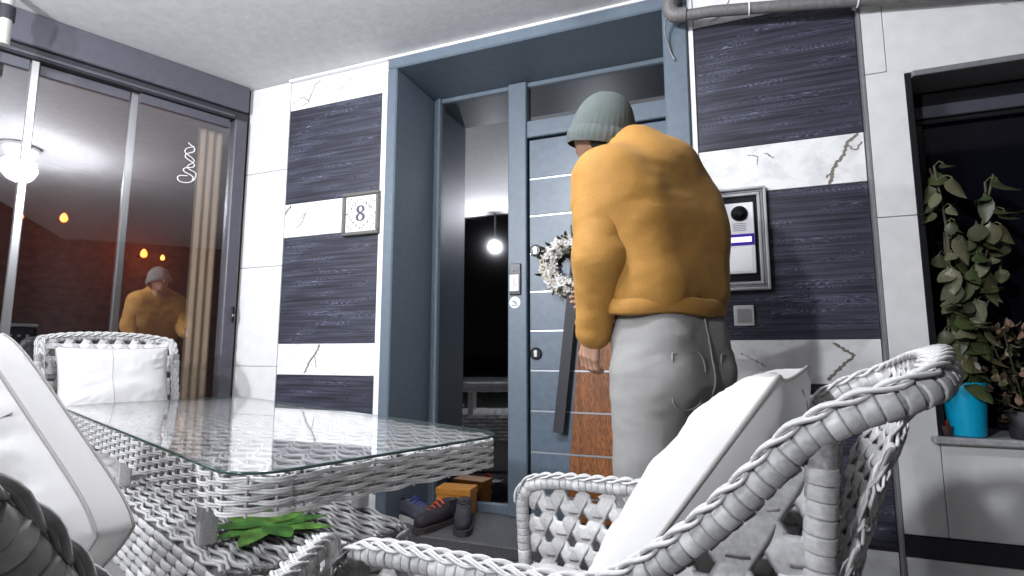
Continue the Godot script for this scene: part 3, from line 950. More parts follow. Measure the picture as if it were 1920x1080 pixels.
func build_fittings() -> void:
	# house number
	var t := thing("house_number", "framed white plaque with the number 8 and a flower border", "sign", Vector3(-1.962, 1.832, 0.0))
	var fm := grained(Color(0.17, 0.165, 0.15), 0.4, 0.25, 8.0, 91)
	var a := 0.132
	var w := 0.022
	for s in [-1.0, 1.0]:
		obj("frame_bar", box(Vector3(-a, s * a, 0.0005), Vector3(a, s * (a - w), 0.03), 0.006), fm, t)
		obj("frame_bar", box(Vector3(s * a, -(a - w), 0.0005), Vector3(s * (a - w), a - w, 0.03), 0.006), fm, t)
	obj("plate", box(Vector3(-a + w, -a + w, 0.0005), Vector3(a - w, a - w, 0.016), 0.002), mat(Color(0.78, 0.78, 0.76), 0.25), t)
	var tm := TextMesh.new()
	var f := SystemFont.new()
	f.font_names = PackedStringArray(["Droid Serif"])
	f.font_weight = 700
	tm.text = "8"
	tm.font = f
	tm.font_size = 64
	tm.pixel_size = 0.0021
	tm.depth = 0.003
	var num := obj("numeral", tm, mat(Color(0.09, 0.08, 0.11), 0.4), t)
	num.position = Vector3(0, 0, 0.0178)
	var rng := RandomNumberGenerator.new()
	rng.seed = 8
	var fl := [mat(Color(0.16, 0.17, 0.24), 0.5), mat(Color(0.28, 0.2, 0.16), 0.5), mat(Color(0.2, 0.23, 0.16), 0.5)]
	for i in 34:
		var ang := TAU * i / 34.0
		var d := absf(cos(ang)) + absf(sin(ang))
		var p := Vector2(cos(ang), sin(ang)) * 0.098 / d * 1.03
		var r := 0.0045 + 0.004 * rng.randf()
		var petal := obj("border_flower", tube(PackedVector3Array([Vector3(0, 0, 0), Vector3(0, 0, 0.0012)]), r, 5), fl[i % 3], t)
		petal.position = Vector3(p.x + rng.randf_range(-0.006, 0.006), p.y + rng.randf_range(-0.006, 0.006), 0.0162)
	for s in [[-1, 1], [1, 1], [-1, -1], [1, -1]]:
		for j in 3:
			var pp := Vector3(s[0] * (0.07 + 0.012 * j), s[1] * (0.094 - 0.012 * j), 0.0162)
			var petal := obj("border_flower", tube(PackedVector3Array([Vector3(0, 0, 0), Vector3(0, 0, 0.001)]), 0.006, 5), fl[(j + 1) % 3], t)
			petal.position = pp
	# intercom in a silver picture frame
	var ic := thing("intercom", "white door intercom with a lit violet label in a silver frame", "intercom", Vector3(0.112, 1.515, 0.0))
	var silver := mat(Color(0.66, 0.66, 0.68), 0.3, 0.6)
	var hx := 0.118
	var hy := 0.235
	for k in 3:
		var o := k * 0.013
		var z: float = 0.02 + 0.006 * [2, 0, 1][k]
		var m: Material = [silver, M.trim_grey, silver][k]
		for s in [-1.0, 1.0]:
			obj("frame_bar", box(Vector3(-hx + o, s * (hy - o), 0.0005), Vector3(hx - o, s * (hy - o - 0.012), z), 0.003), m, ic)
			obj("frame_bar", box(Vector3(s * (hx - o), -hy + o + 0.012, 0.0005), Vector3(s * (hx - o - 0.012), hy - o - 0.012, z), 0.003), m, ic)
	obj("back_plate", box(Vector3(-hx + 0.039, -hy + 0.039, 0.0005), Vector3(hx - 0.039, hy - 0.039, 0.012), 0.002), M.black_gloss, ic)
	var body := obj("panel", box(Vector3(-0.064, -0.16, 0.012), Vector3(0.064, 0.165, 0.026), 0.006), mat(Color(0.72, 0.72, 0.74), 0.3), ic)
	obj("camera_lens", tube(PackedVector3Array([Vector3(0.004, 0.115, 0.0262), Vector3(0.004, 0.115, 0.033), Vector3(0.004, 0.115, 0.034)]), [0.036, 0.034, 0.012], 28), M.black_gloss, body)
	for i in 5:
		obj("speaker_slot", box(Vector3(-0.025, 0.035 + 0.008 * i, 0.0262), Vector3(0.03, 0.038 + 0.008 * i, 0.027), 0.0003), M.trim_grey, body)
	obj("label_surround", box(Vector3(-0.06, -0.032, 0.0262), Vector3(0.062, 0.02, 0.028), 0.001), mat(Color(0.05, 0.02, 0.3), 0.3), body)
	var lit := mat(Color(0.7, 0.7, 0.8), 0.4)
	lit.emission_enabled = true
	lit.emission = Color(0.75, 0.7, 1.0)
	lit.emission_energy_multiplier = 1.3
	obj("lit_label", box(Vector3(-0.05, -0.018, 0.0282), Vector3(0.05, 0.006, 0.0295), 0.0005), lit, body, "glowing violet name label")
	obj("name_plate", box(Vector3(-0.05, -0.15, 0.0262), Vector3(0.05, -0.042, 0.0285), 0.001), M.trim_white, body)
	var sw := thing("bell_switch", "small square grey switch below the intercom", "switch", Vector3(0.115, 1.168, 0.0))
	obj("surround", box(Vector3(-0.042, -0.046, 0.0005), Vector3(0.042, 0.046, 0.012), 0.004), mat(Color(0.5, 0.5, 0.5), 0.45), sw)
	obj("rocker", box(Vector3(-0.028, -0.03, 0.012), Vector3(0.028, 0.03, 0.016), 0.002), mat(Color(0.28, 0.28, 0.28), 0.45), sw)
	# drain pipe along the top of the wall
	var pm := grained(Color(0.2, 0.19, 0.185), 0.55, 0.25, 4.0, 93)
	var pi := thing("drain_pipe", "grey brown pipe running along the top of the wall", "pipe")
	obj("pipe_run", tube(smooth_path([Vector3(-0.13, CEILING, 0.1), Vector3(-0.145, 2.66, 0.1), Vector3(-0.1, 2.605, 0.1), Vector3(0.05, 2.587, 0.1), Vector3(0.6, 2.5, 0.1), Vector3(1.3, 2.40, 0.1)], 0.02), 0.026, 16), pm, pi)
	obj("elbow", tube(smooth_path([Vector3(-0.145, 2.68, 0.1), Vector3(-0.146, 2.645, 0.1), Vector3(-0.125, 2.612, 0.1), Vector3(-0.07, 2.60, 0.1)], 0.01), 0.034, 16), pm, pi)
	for x in [0.2, 0.62, 1.1]:
		var y: float = 2.587 - (x - 0.05) * 0.155
		var ring := PackedVector3Array()
		for k in 18:
			ring.append(Vector3(x, y + 0.029 * cos(TAU * k / 18), 0.1 + 0.029 * sin(TAU * k / 18)))
		var cl := obj("pipe_clip", tube(ring, 0.004, 6, true), M.trim_white, pi)
		obj("clip_arm", box(Vector3(x - 0.006, y - 0.006, 0.034), Vector3(x + 0.006, y + 0.006, 0.072), 0.001), M.trim_white, cl)
	var cb := thing("cable", "thin grey cable hanging from the pipe elbow", "cable")
	obj("wire", tube(smooth_path([Vector3(-0.16, 2.62, 0.1), Vector3(-0.175, 2.56, 0.07), Vector3(-0.155, 2.47, 0.035), Vector3(-0.135, 2.42, 0.03)], 0.02), 0.005, 6), M.trim_grey, cb)
	var po := thing("hanging_rod", "short pale steel rod with a dark collar hanging from the ceiling", "rod", Vector3(-3.2, 2.5, 1.21))
	obj("shaft", tube(PackedVector3Array([Vector3(0, 0, 0), Vector3(0, CEILING - 2.5, 0)]), 0.024, 16), mat(Color(0.5, 0.5, 0.47), 0.35, 0.3), po)
	obj("collar", tube(PackedVector3Array([Vector3(0, 0.13, 0), Vector3(0, 0.2, 0)]), 0.032, 16), M.black_matt, po)
	# wreath
	var wr := thing("door_wreath", "wreath of small white blossoms hanging on the front door", "wreath", Vector3(-0.785, 1.51, -0.385))
	var ring := PackedVector3Array()
	for k in 48:
		ring.append(Vector3(0.135 * cos(TAU * k / 48), 0.135 * sin(TAU * k / 48), 0))
	obj("ring", tube(ring, 0.026, 10, true), mat(Color(0.06, 0.045, 0.03), 0.9), wr)
	obj("hook", tube(PackedVector3Array([Vector3(0, 0.15, -0.02), Vector3(0, 0.2, -0.02), Vector3(0, 0.25, -0.04)]), 0.003, 6), M.steel, wr)
	rng.seed = 77
	var blossoms := []
	for k in 3:
		blossoms.append(blossom(0.019 + 0.004 * k, 5 + k, rng))
	var bm := [mat(Color(0.72, 0.7, 0.66), 0.7), mat(Color(0.55, 0.5, 0.42), 0.8), mat(Color(0.75, 0.74, 0.72), 0.7)]
	var lm := leaf_mesh(0.06, 0.02, 0.4)
	var lmat := mat(Color(0.05, 0.05, 0.025), 0.8)
	for i in 215:
		var ang := rng.randf() * TAU
		var ph := rng.randf_range(-1.3, 1.3)
		var rr := 0.128 + 0.048 * sin(ph)
		var at := Vector3(rr * cos(ang), rr * sin(ang), 0.042 * cos(ph))
		var outw := Vector3(cos(ang) * sin(ph), sin(ang) * sin(ph), cos(ph)).normalized()
		var q := Quaternion(Vector3.UP, (outw + Vector3(rng.randf_range(-0.4, 0.4), rng.randf_range(-0.4, 0.4), 0.1)).normalized())
		if i < 160:
			var o := obj("blossom", blossoms[i % 3], bm[rng.randi() % 3], wr)
			o.transform = Transform3D(Basis(q) * Basis(Vector3.UP, rng.randf() * TAU), at)
		else:
			var o := obj("leaf", lm, lmat, wr)
			o.transform = Transform3D(Basis(q) * Basis(Vector3.RIGHT, rng.randf_range(0.4, 1.2)), at)

func blossom(r: float, petals: int, rng: RandomNumberGenerator) -> ArrayMesh:
	var st := SurfaceTool.new()
	st.begin(Mesh.PRIMITIVE_TRIANGLES)
	var lf := leaf_mesh(r, r * 0.9, -0.5, 0.4)
	for k in petals:
		st.append_from(lf, 0, Transform3D(Basis(Vector3.UP, TAU * k / petals) * Basis(Vector3.RIGHT, 1.15 + rng.randf_range(-0.2, 0.2)), Vector3.ZERO))
	for k in 3:
		st.append_from(lf, 0, Transform3D(Basis(Vector3.UP, TAU * k / 3.0 + 0.5) * Basis(Vector3.RIGHT, 0.4) * Basis.from_scale(Vector3.ONE * 0.7), Vector3.ZERO))
	return st.commit()

# ------------------------------------------------------------------ wicker
# one strand that waves in plan and height along x
func build_table() -> void:
	var hl := 1.01
	var hw := 0.375
	var H := 0.77
	var t := thing("wicker_table", "grey wicker table with a glass top and a woven lower shelf", "table", Vector3(-1.655, 0, 1.095), deg_to_rad(-21.7))
	var lift := func(poly: PackedVector2Array, y0: float, y1: float) -> ArrayMesh:
		var m := prism(poly, -y1, -y0)
		var st := SurfaceTool.new()
		st.begin(Mesh.PRIMITIVE_TRIANGLES)
		st.append_from(m, 0, Transform3D(Basis(Vector3.RIGHT, PI / 2), Vector3.ZERO))
		return st.commit()
	var out := rounded_rect(hl, hw, 0.11, 8)
	var gl := obj("glass_top", lift.call(out, H - 0.006, H), M.clear_glass, t, "clear glass table top")
	var ep := PackedVector3Array()
	for p in rounded_rect(hl + 0.001, hw + 0.001, 0.11, 10):
		ep.append(Vector3(p.x, H - 0.003, p.y))
	obj("glass_edge", tube(ep, 0.0036, 6, true), M.glass_edge, gl)
	# woven top: rows of three strands that part and meet, leaving lens-shaped gaps
	var row := 0.040
	var n := int(hw * 2 / row)
	for i in n:
		var y0 := -hw + row * (i + 0.5)
		var xl := hl - 0.012
		var cy := absf(y0) - (hw - 0.11)
		if cy > 0:
			xl = hl - 0.11 + sqrt(maxf(0.0, 0.0121 - cy * cy)) - 0.012
		for k in 3:
			var path := PackedVector3Array()
			var m := int(2 * xl / 0.012)
			for j in m + 1:
				var x := -xl + 2 * xl * j / m
				var ph := TAU * x / 0.115 + PI * i
				path.append(Vector3(x, H - 0.0155 + 0.004 * cos(ph * 0.5 + PI * k), y0 + 0.0112 * sin(ph) + (k - 1) * 0.0068))
			obj("weave_strand", tube(path, 0.0036, 5), M.wicker_pale if (i + k) % 3 == 0 else M.wicker, t)
	for i in int(2 * hl / 0.115):
		var x := -hl + 0.115 * (i + 0.5)
		var zl := hw - 0.012
		var cx := absf(x) - (hl - 0.11)
		if cx > 0:
			zl = hw - 0.11 + sqrt(maxf(0.0, 0.0121 - cx * cx)) - 0.012
		obj("weave_stake", tube(PackedVector3Array([Vector3(x, H - 0.02, -zl), Vector3(x, H - 0.02, zl)]), 0.004, 5), M.wicker_dark, t)
	# apron: wavy strands round the edge over upright stakes
	var per := []
	var base_p := rounded_rect(hl, hw, 0.11, 10)
	var c := Curve2D.new()
	for p in base_p:
		c.add_point(p)
	c.add_point(base_p[0])
	c.bake_interval = 0.005
	var L := c.get_baked_length()
	var waves := 2 * int(L / 0.056 / 2) + 1
	var steps := 420
	for r in 7:
		for k in 2:
			var path := PackedVector3Array()
			for j in steps:
				var s := L * j / steps
				var p := c.sample_baked(s)
				var q := c.sample_baked(fposmod(s + 0.004, L))
				var tn := (q - p).normalized()
				var nn := Vector2(tn.y, -tn.x)
				if nn.dot(p) < 0:
					nn = -nn
				var w := sin(PI * waves * s / L + PI * r)
				var o := -0.004 + 0.0055 * w
				path.append(Vector3(p.x + nn.x * o, H - 0.016 - r * 0.0108 - k * 0.0046 - 0.0012 * w, p.y + nn.y * o))
			obj("apron_strand", tube(path, 0.003, 5, true), M.wicker_pale if r % 2 == 0 else M.wicker, t)
	var core := PackedVector3Array()
	for p in rounded_rect(hl - 0.02, hw - 0.02, 0.095, 8):
		core.append(Vector3(p.x, H - 0.05, p.y))
	obj("apron_frame", tube(core, 0.012, 8, true, 2.0, Vector3.UP), M.wicker_dark, t)
	for j in waves:
		var p := c.sample_baked(L * (j + 0.5) / waves)
		var q := p * 0.992
		obj("apron_stake", tube(PackedVector3Array([Vector3(q.x, H - 0.09, q.y), Vector3(q.x, H - 0.01, q.y)]), 0.0035, 5), M.wicker, t)
	# legs
	for s in [[1, 1], [1, -1], [-1, 1], [-1, -1]]:
		var lx: float = s[0] * 0.46
		var lz: float = s[1] * 0.235
		obj("leg", box(Vector3(lx - 0.022, 0.49, lz - 0.022), Vector3(lx + 0.022, H - 0.06, lz + 0.022), 0.005), M.wicker, t)
	# lower shelf: a woven plinth with a flat woven deck
	var sx := 0.72
	var sz := 0.27
	var sy := 0.48
	obj("shelf_core", lift.call(rounded_rect(sx - 0.012, sz - 0.012, 0.09, 6), 0.02, sy - 0.008), M.wicker_dark, t)
	for i in 15:
		var y0 := -sz + 0.036 * (i + 0.55)
		var xl := sx - 0.01
		var cy := absf(y0) - (sz - 0.09)
		if cy > 0:
			xl = sx - 0.09 + sqrt(maxf(0.0, 0.0081 - cy * cy)) - 0.01
		for k in 3:
			var path := PackedVector3Array()
			var m := int(2 * xl / 0.02)
			for j in m + 1:
				var x := -xl + 2 * xl * j / m
				var ph := TAU * x / 0.13 + PI * i
				path.append(Vector3(x, sy - 0.002 + 0.004 * cos(ph * 0.5 + PI * k), y0 + 0.007 * sin(ph) + (k - 1) * 0.0085))
			obj("shelf_strand", tube(path, 0.005, 5), M.wicker_pale if (i + k) % 2 == 0 else M.wicker, t)
	var c2 := Curve2D.new()
	var bp := rounded_rect(sx, sz, 0.09, 8)
	for p in bp:
		c2.add_point(p)
	c2.add_point(bp[0])
	c2.bake_interval = 0.005
	var L2 := c2.get_baked_length()
	var seg_n := 42
	var seg := L2 / seg_n
	var pieces := []
	for k in 2:
		var pth := PackedVector3Array()
		for j in 7:
			var x := -seg * 0.485 + seg * 0.97 * j / 6
			pth.append(Vector3(x, 0, 0.006 * cos(PI * x / seg) + 0.002 * k))
		pieces.append(tube(pth, [0.006, 0.0125, 0.0135, 0.014, 0.0135, 0.0125, 0.006], 6, false, 0.45, Vector3.FORWARD))
	for r in 7:
		for j in seg_n:
			var s := fposmod(seg * (j + (0.5 if r % 2 == 0 else 0.0)), L2)
			var p := c2.sample_baked(s)
			var q := c2.sample_baked(fposmod(s + 0.01, L2))
			var tn := (q - p).normalized()
			var nn := Vector2(tn.y, -tn.x)
			if nn.dot(p) < 0:
				nn = -nn
			var o := obj("weave_segment", pieces[(r + j) % 2], M.wicker if (r * 7 + j * 3) % 5 < 3 else M.wicker_pale, t)
			var zx := Vector3(nn.x, 0, nn.y)
			o.transform = Transform3D(Basis(Vector3.UP.cross(zx).normalized(), Vector3.UP, zx), Vector3(p.x, sy - 0.022 - r * 0.0295, p.y))
	# bright green leaf placemat on the shelf
	var g := thing("leaf_placemat", "bright green leaf shaped placemat on the table's lower shelf", "placemat", Vector3(-1.27, 0.4885, 1.31), deg_to_rad(-27.1))
	var gm := [grained(Color(0.06, 0.24, 0.02), 0.6, 0.3, 8.0, 101), grained(Color(0.14, 0.36, 0.04), 0.6, 0.3, 8.0, 102)]
	for k in 9:
		var a := TAU * k / 9.0 + 0.2
		var o := obj("leaf", leaf_mesh(0.17 + 0.03 * (k % 2), 0.075, 0.0, 0.04), gm[k % 2], g)
		o.transform = Transform3D(Basis(Vector3.UP, a) * Basis(Vector3.RIGHT, PI / 2 - 0.015) * Basis(Vector3.UP, PI), Vector3(0, 0.004 + 0.002 * (k % 3), 0))

# cane strips in three directions over a polygon; place(p) gives the 3-D point, its normal comes from finite steps
func cane(poly: PackedVector2Array, place: Callable, spacing: float, width: float, parent: Node, mats: Array, spots := [0.0, PI / 3, -PI / 3]) -> void:
	var lo := Vector2(1e9, 1e9)
	var hi := -lo
	for p in poly:
		lo = lo.min(p)
		hi = hi.max(p)
	var mid := (lo + hi) / 2
	var rad := (hi - lo).length() / 2
	var count := 0
	for di in spots.size():
		var d := Vector2.from_angle(spots[di])
		var nrm := Vector2(-d.y, d.x)
		var m := int(rad / spacing) + 1
		for k in range(-m, m + 1):
			var off := (k + 0.5 * di) * spacing
			var a := mid + nrm * off - d * rad
			var b := mid + nrm * off + d * rad
			for line in Geometry2D.intersect_polyline_with_polygon(PackedVector2Array([a, b]), poly):
				var s: Vector2 = line[0]
				var e: Vector2 = line[line.size() - 1]
				var l := s.distance_to(e)
				if l < 0.03:
					continue
				var seg := maxi(2, int(l / 0.014))
				var v := PackedVector3Array()
				var idx := PackedInt32Array()
				for j in seg + 1:
					var c := s.lerp(e, j / float(seg))
					var P: Vector3 = place.call(c)
					var Pu: Vector3 = place.call(c + d * 0.002) - P
					var Pv: Vector3 = place.call(c + nrm * 0.002) - P
					var N := Pu.cross(Pv).normalized()
					var W := Pv.normalized() * width / 2
					var wave := 0.0045 * sin(TAU * (c - mid).dot(d) / (spacing * 1.1547) + TAU * di / 3.0 + PI * k)
					var o := P + N * wave
					v.append_array([o - W, o - W * 0.6 + N * 0.0022, o + W * 0.6 + N * 0.0022, o + W, o + W * 0.6 - N * 0.0022, o - W * 0.6 - N * 0.0022])
				for j in seg:
					for q in 6:
						var q2 := (q + 1) % 6
						idx.append_array([j * 6 + q, (j + 1) * 6 + q2, (j + 1) * 6 + q, j * 6 + q, j * 6 + q2, (j + 1) * 6 + q2])
				var bb := seg * 6
				idx.append_array([0, 2, 1, 0, 3, 2, 0, 4, 3, 0, 5, 4, bb, bb + 1, bb + 2, bb, bb + 2, bb + 3, bb, bb + 3, bb + 4, bb, bb + 4, bb + 5])
				obj("cane_strip", build(v, idx), mats[count % mats.size()], parent)
				count += 1

const PROF := [[-0.42, 0.57], [-0.415, 0.62], [-0.38, 0.655], [-0.16, 0.672], [0.05, 0.687], [0.16, 0.757], [0.245, 0.837], [0.30, 0.897], [0.355, 0.932], [0.405, 0.953]]

func side_x(z: float) -> float:
	return 0.305 - 0.02 * clampf((z - 0.1) / 0.36, 0.0, 1.0)

func rim_height(z: float) -> float:
	for i in PROF.size() - 1:
		if z <= PROF[i + 1][0]:
			return lerpf(PROF[i][1], PROF[i + 1][1], (z - PROF[i][0]) / (PROF[i + 1][0] - PROF[i][0]))
	return 0.955

func bands_along(path: PackedVector3Array, pitch: float, r: float, parent: Node, mesh: Mesh, mats: Array, from := 0.0) -> void:
	var c := Curve3D.new()
	for p in path:
		c.add_point(p)
	c.bake_interval = 0.01
	var L := c.get_baked_length()
	var rng := RandomNumberGenerator.new()
	rng.seed = int(L * 1000)
	for k in int((L - from) / pitch):
		var s := from + pitch * (k + 0.5)
		var p := c.sample_baked(s)
		var t := (c.sample_baked(minf(L, s + 0.01)) - c.sample_baked(maxf(0, s - 0.01))).normalized()
		t = (t + Vector3(rng.randf_range(-1, 1), rng.randf_range(-1, 1), rng.randf_range(-1, 1)) * 0.07).normalized()
		var sd := t.cross(Vector3(0.3, 0.2, 0.9)).normalized()
		var o := obj("wrap_band", mesh, mats[rng.randi() % mats.size()], parent)
		o.transform = Transform3D(Basis(sd, t, sd.cross(t)) * Basis.from_scale(Vector3.ONE * rng.randf_range(0.97, 1.04)), p)

func make_chair(arms: bool) -> Node3D:
	var t := thing("wicker_armchair" if arms else "wicker_chair", "", "armchair" if arms else "chair")
	var side := func(s: float) -> Array:
		var a := []
		if arms:
			for p in PROF:
				a.append(Vector3(s * side_x(p[0]), p[1], p[0]))
		else:
			for p in [[0.235, 0.40], [0.25, 0.55], [0.29, 0.72], [0.34, 0.86], [0.385, 0.946]]:
				a.append(Vector3(s * 0.28, p[1], p[0]))
		return a
	var pts := [Vector3(-0.285, 0.0, -0.37), Vector3(-0.295, 0.3, -0.395)] if arms else []
	pts.append_array(side.call(-1.0))
	pts.append_array([Vector3(-0.255, 0.966, 0.434), Vector3(-0.1, 0.984, 0.458), Vector3(0.1, 0.984, 0.458), Vector3(0.255, 0.966, 0.434)])
	var r := side.call(1.0) as Array
	r.reverse()
	pts.append_array(r)
	if arms:
		pts.append_array([Vector3(0.295, 0.3, -0.395), Vector3(0.285, 0.0, -0.37)])
	else:
		for s in [-1.0, 1.0]:
			obj("front_leg", box(Vector3(s * 0.27, 0.0, -0.38), Vector3(s * 0.235, 0.345, -0.345), 0.006), M.wicker, t)
	var path := smooth_path(pts, 0.02)
	obj("rim_tube", tube(path, 0.0148, 10), M.wicker_dark, t)
	var ring := lathe([[0.0145, -0.0089], [0.0169, -0.0084], [0.0175, -0.0065], [0.0177, 0.0], [0.0175, 0.0065], [0.0169, 0.0084], [0.0145, 0.0089]], 12)
	bands_along(path, 0.0182, 0.024, t, ring, [M.wicker_band, M.wicker, M.wicker_band, M.wicker_pale])
	for s in [-1.0, 1.0]:
		var leg := smooth_path([Vector3(s * 0.288, 0.905, 0.325), Vector3(s * 0.285, 0.7, 0.31), Vector3(s * 0.275, 0.35, 0.30), Vector3(s * 0.275, 0.0, 0.27)], 0.03)
		obj("rear_leg", tube(leg, 0.0148, 10), M.wicker_dark, t)
		bands_along(leg, 0.0182, 0.024, t, ring, [M.wicker_band, M.wicker], 0.03)
	# braid of six strands lying on the rim between the arm fronts
	var start := 0
	var stop := path.size() - 1
	for i in path.size():
		if path[i].y > 0.59:
			start = i
			break
	for i in range(path.size() - 1, 0, -1):
		if path[i].y > 0.59:
			stop = i
			break
	var top := path.slice(start, stop + 1)
	for k in 8:
		var c := Curve3D.new()
		for p in top:
			c.add_point(p)
		c.bake_interval = 0.01
		var L := c.get_baked_length()
		var m := int(L / 0.008)
		var bp := PackedVector3Array()
		for j in m + 1:
			var s := L * j / m
			var p := c.sample_baked(s)
			var tn := (c.sample_baked(minf(L, s + 0.02)) - c.sample_baked(maxf(0, s - 0.02))).normalized()
			var upv := (Vector3.UP + Vector3(0, 0, -0.35) - tn * tn.dot(Vector3.UP + Vector3(0, 0, -0.35))).normalized()
			var sd := tn.cross(upv)
			var ph := TAU * s / 0.15 + TAU / 4.0 * int(k / 2.0)
			var tw := (k % 2) * 0.0074 - 0.0037
			bp.append(p + upv * (0.0205 + 0.004 * sin(2.0 * ph) - 0.004 * absf(sin(ph))) + sd * (0.0145 * sin(ph) + tw * 0.85))
		obj("braid_strand", tube(bp, 0.0028, 6), [M.wicker_pale, M.wicker][k % 2], t)
	# side panels
	for s in [-1.0, 1.0] if arms else []:
		var poly := PackedVector2Array([Vector2(-0.39, 0.3), Vector2(-0.405, 0.6)])
		for i in range(2, 9):
			poly.append(Vector2(PROF[i][0], PROF[i][1] - 0.018))
		poly.append(Vector2(0.32, 0.8))
		poly.append(Vector2(0.30, 0.3))
		var place := func(p: Vector2) -> Vector3: return Vector3(s * (side_x(p.x) - 0.004 + 0.012 * sin(PI * clampf((p.y - 0.3) / 0.45, 0.0, 1.0))), p.y, p.x)
		cane(poly, place, 0.058, 0.036, t, [M.wicker, M.wicker_pale, M.wicker])
	# back panel
	var bpoly := PackedVector2Array([Vector2(-0.27, 0.0), Vector2(0.27, 0.0), Vector2(0.275, 0.66), Vector2(-0.275, 0.66)])
	var bplace := func(p: Vector2) -> Vector3:
		var v := p.y / 0.7
		return Vector3(p.x, 0.36 + 0.645 * v, 0.265 + 0.135 * v * v + 0.03 * v + 0.03 * (1.0 - pow(p.x / 0.28, 2.0)))
	cane(bpoly, bplace, 0.06, 0.033, t, [M.wicker, M.wicker_pale, M.wicker])
	# seat
	obj("seat_frame", box(Vector3(-0.275, 0.345, -0.385), Vector3(0.275, 0.40, 0.29), 0.012), M.wicker, t)
	for i in 5:
		var pth := PackedVector3Array()
		for j in 40:
			var x := -0.272 + 0.544 * j / 39.0
			pth.append(Vector3(x, 0.352 + i * 0.0105, -0.388 + 0.004 * sin(TAU * x / 0.06 + PI * i)))
		obj("seat_edge_strand", tube(pth, 0.005, 5), M.wicker_pale, t)
	return t

func make_cushion(called: String, label: String, w: float, h: float, th: float, seed_: int, wr := 0.008) -> Node3D:
	var t := thing(called, label, "cushion")
	var cover := obj("cover", pillow(w, h, th, seed_, wr), M.cushion, t)
	obj("piping", tube(pillow_edge(w, h), 0.0035, 6, true), M.piping, cover)
	var sp := PackedVector3Array()
	var nz := FastNoiseLite.new(); nz.seed = seed_; nz.frequency = 3.2; nz.fractal_octaves = 3
	for i in 31:
		sp.append(pillow_point(w, h, th, -0.12 + 0.02 * sin(i * 0.3), -0.98 + 1.96 * i / 30.0, 1.0, nz, wr) + Vector3(0, 0, 0.0004))
	obj("seam", tube(sp, 0.0012, 5), M.piping, cover)
	var sp2 := PackedVector3Array()
	for i in 31:
		sp2.append(pillow_point(w, h, th, -0.1, -0.98 + 1.96 * i / 30.0, -1.0, nz, wr) - Vector3(0, 0, 0.0004))
	obj("seam", tube(sp2, 0.0012, 5), M.piping, cover)
	return t

func build_chairs() -> void:
	var proto := make_chair(true)
	var spots := [
		[Vector3(-0.16, 0, 1.56), 79.0, 1.0, "grey wicker armchair facing the table's glass end beside the visitor"],
		[Vector3(-0.80, 0, 2.25), 24.0, 1.0, "grey wicker armchair standing with its back to the porch edge"],
		[Vector3(-2.58, 0, 0.88), 250.0, 1.1, "grey wicker chair pushed under the table in front of the glass screen"]]
	for i in 3:
		var s: Array = spots[i]
		var ch := proto
		if i == 1:
			ch = proto.duplicate()
			ch.name = numbered(self, "wicker_armchair")
			add_child(ch)
		elif i == 2:
			ch = make_chair(false)
		tag(ch, s[3], "armchair" if i < 2 else "chair", "wicker chairs round the table")
		ch.position = s[0]
		ch.rotation.y = deg_to_rad(s[1])
		ch.scale = Vector3(1, s[2], 1)
		var lab: String = ["armchair facing the table's glass end", "armchair with its back to the porch edge", "chair before the glass screen"][i]
		var turn := Basis(Vector3.UP, ch.rotation.y)
		if i == 1:
			# this one has slid forward in its chair and leans askew
			var bc := make_box_cushion("back_cushion", "white boxed cushion leaning askew in the armchair at the porch edge", 0.54, 0.54, 0.08)
			tag(bc, "white boxed cushion leaning askew in the armchair at the porch edge", "cushion", "white chair cushions")
			bc.transform = Transform3D(Basis(SLANT_X, SLANT_Y, SLANT_X.cross(SLANT_Y)), SLANT_AT)
		else:
			var bl := "white back cushion on the wicker " + lab
			var bc := make_cushion("back_cushion", bl, 0.54 if i == 0 else 0.47, 0.54 if i == 0 else 0.4, 0.165, 200 + i, 0.008)
			tag(bc, bl, "cushion", "white chair cushions")
			bc.transform = Transform3D(turn * Basis(Vector3.RIGHT, deg_to_rad(36.0 if i == 0 else 20.0)) * Basis(Vector3.UP, PI), ch.position + turn * (Vector3(0, 0.755, 0.125) if i == 0 else Vector3(0, 0.845, 0.225)))
		var sc := make_cushion("seat_cushion", "white seat cushion on the wicker " + lab, 0.53, 0.55, 0.13, 300 + i)
		tag(sc, "white seat cushion on the wicker " + lab, "cushion", "white chair cushions")
		sc.transform = Transform3D(turn * Basis(Vector3.RIGHT, -PI / 2), ch.position + turn * Vector3(0, 0.40 * s[2] + 0.062, -0.09))

const SLANT_AT := Vector3(-1.3705, 0.6845, 2.0106)
const SLANT_X := Vector3(0.6990, -0.7053, -0.1177)
const SLANT_Y := Vector3(0.6685, 0.7030, -0.2429)

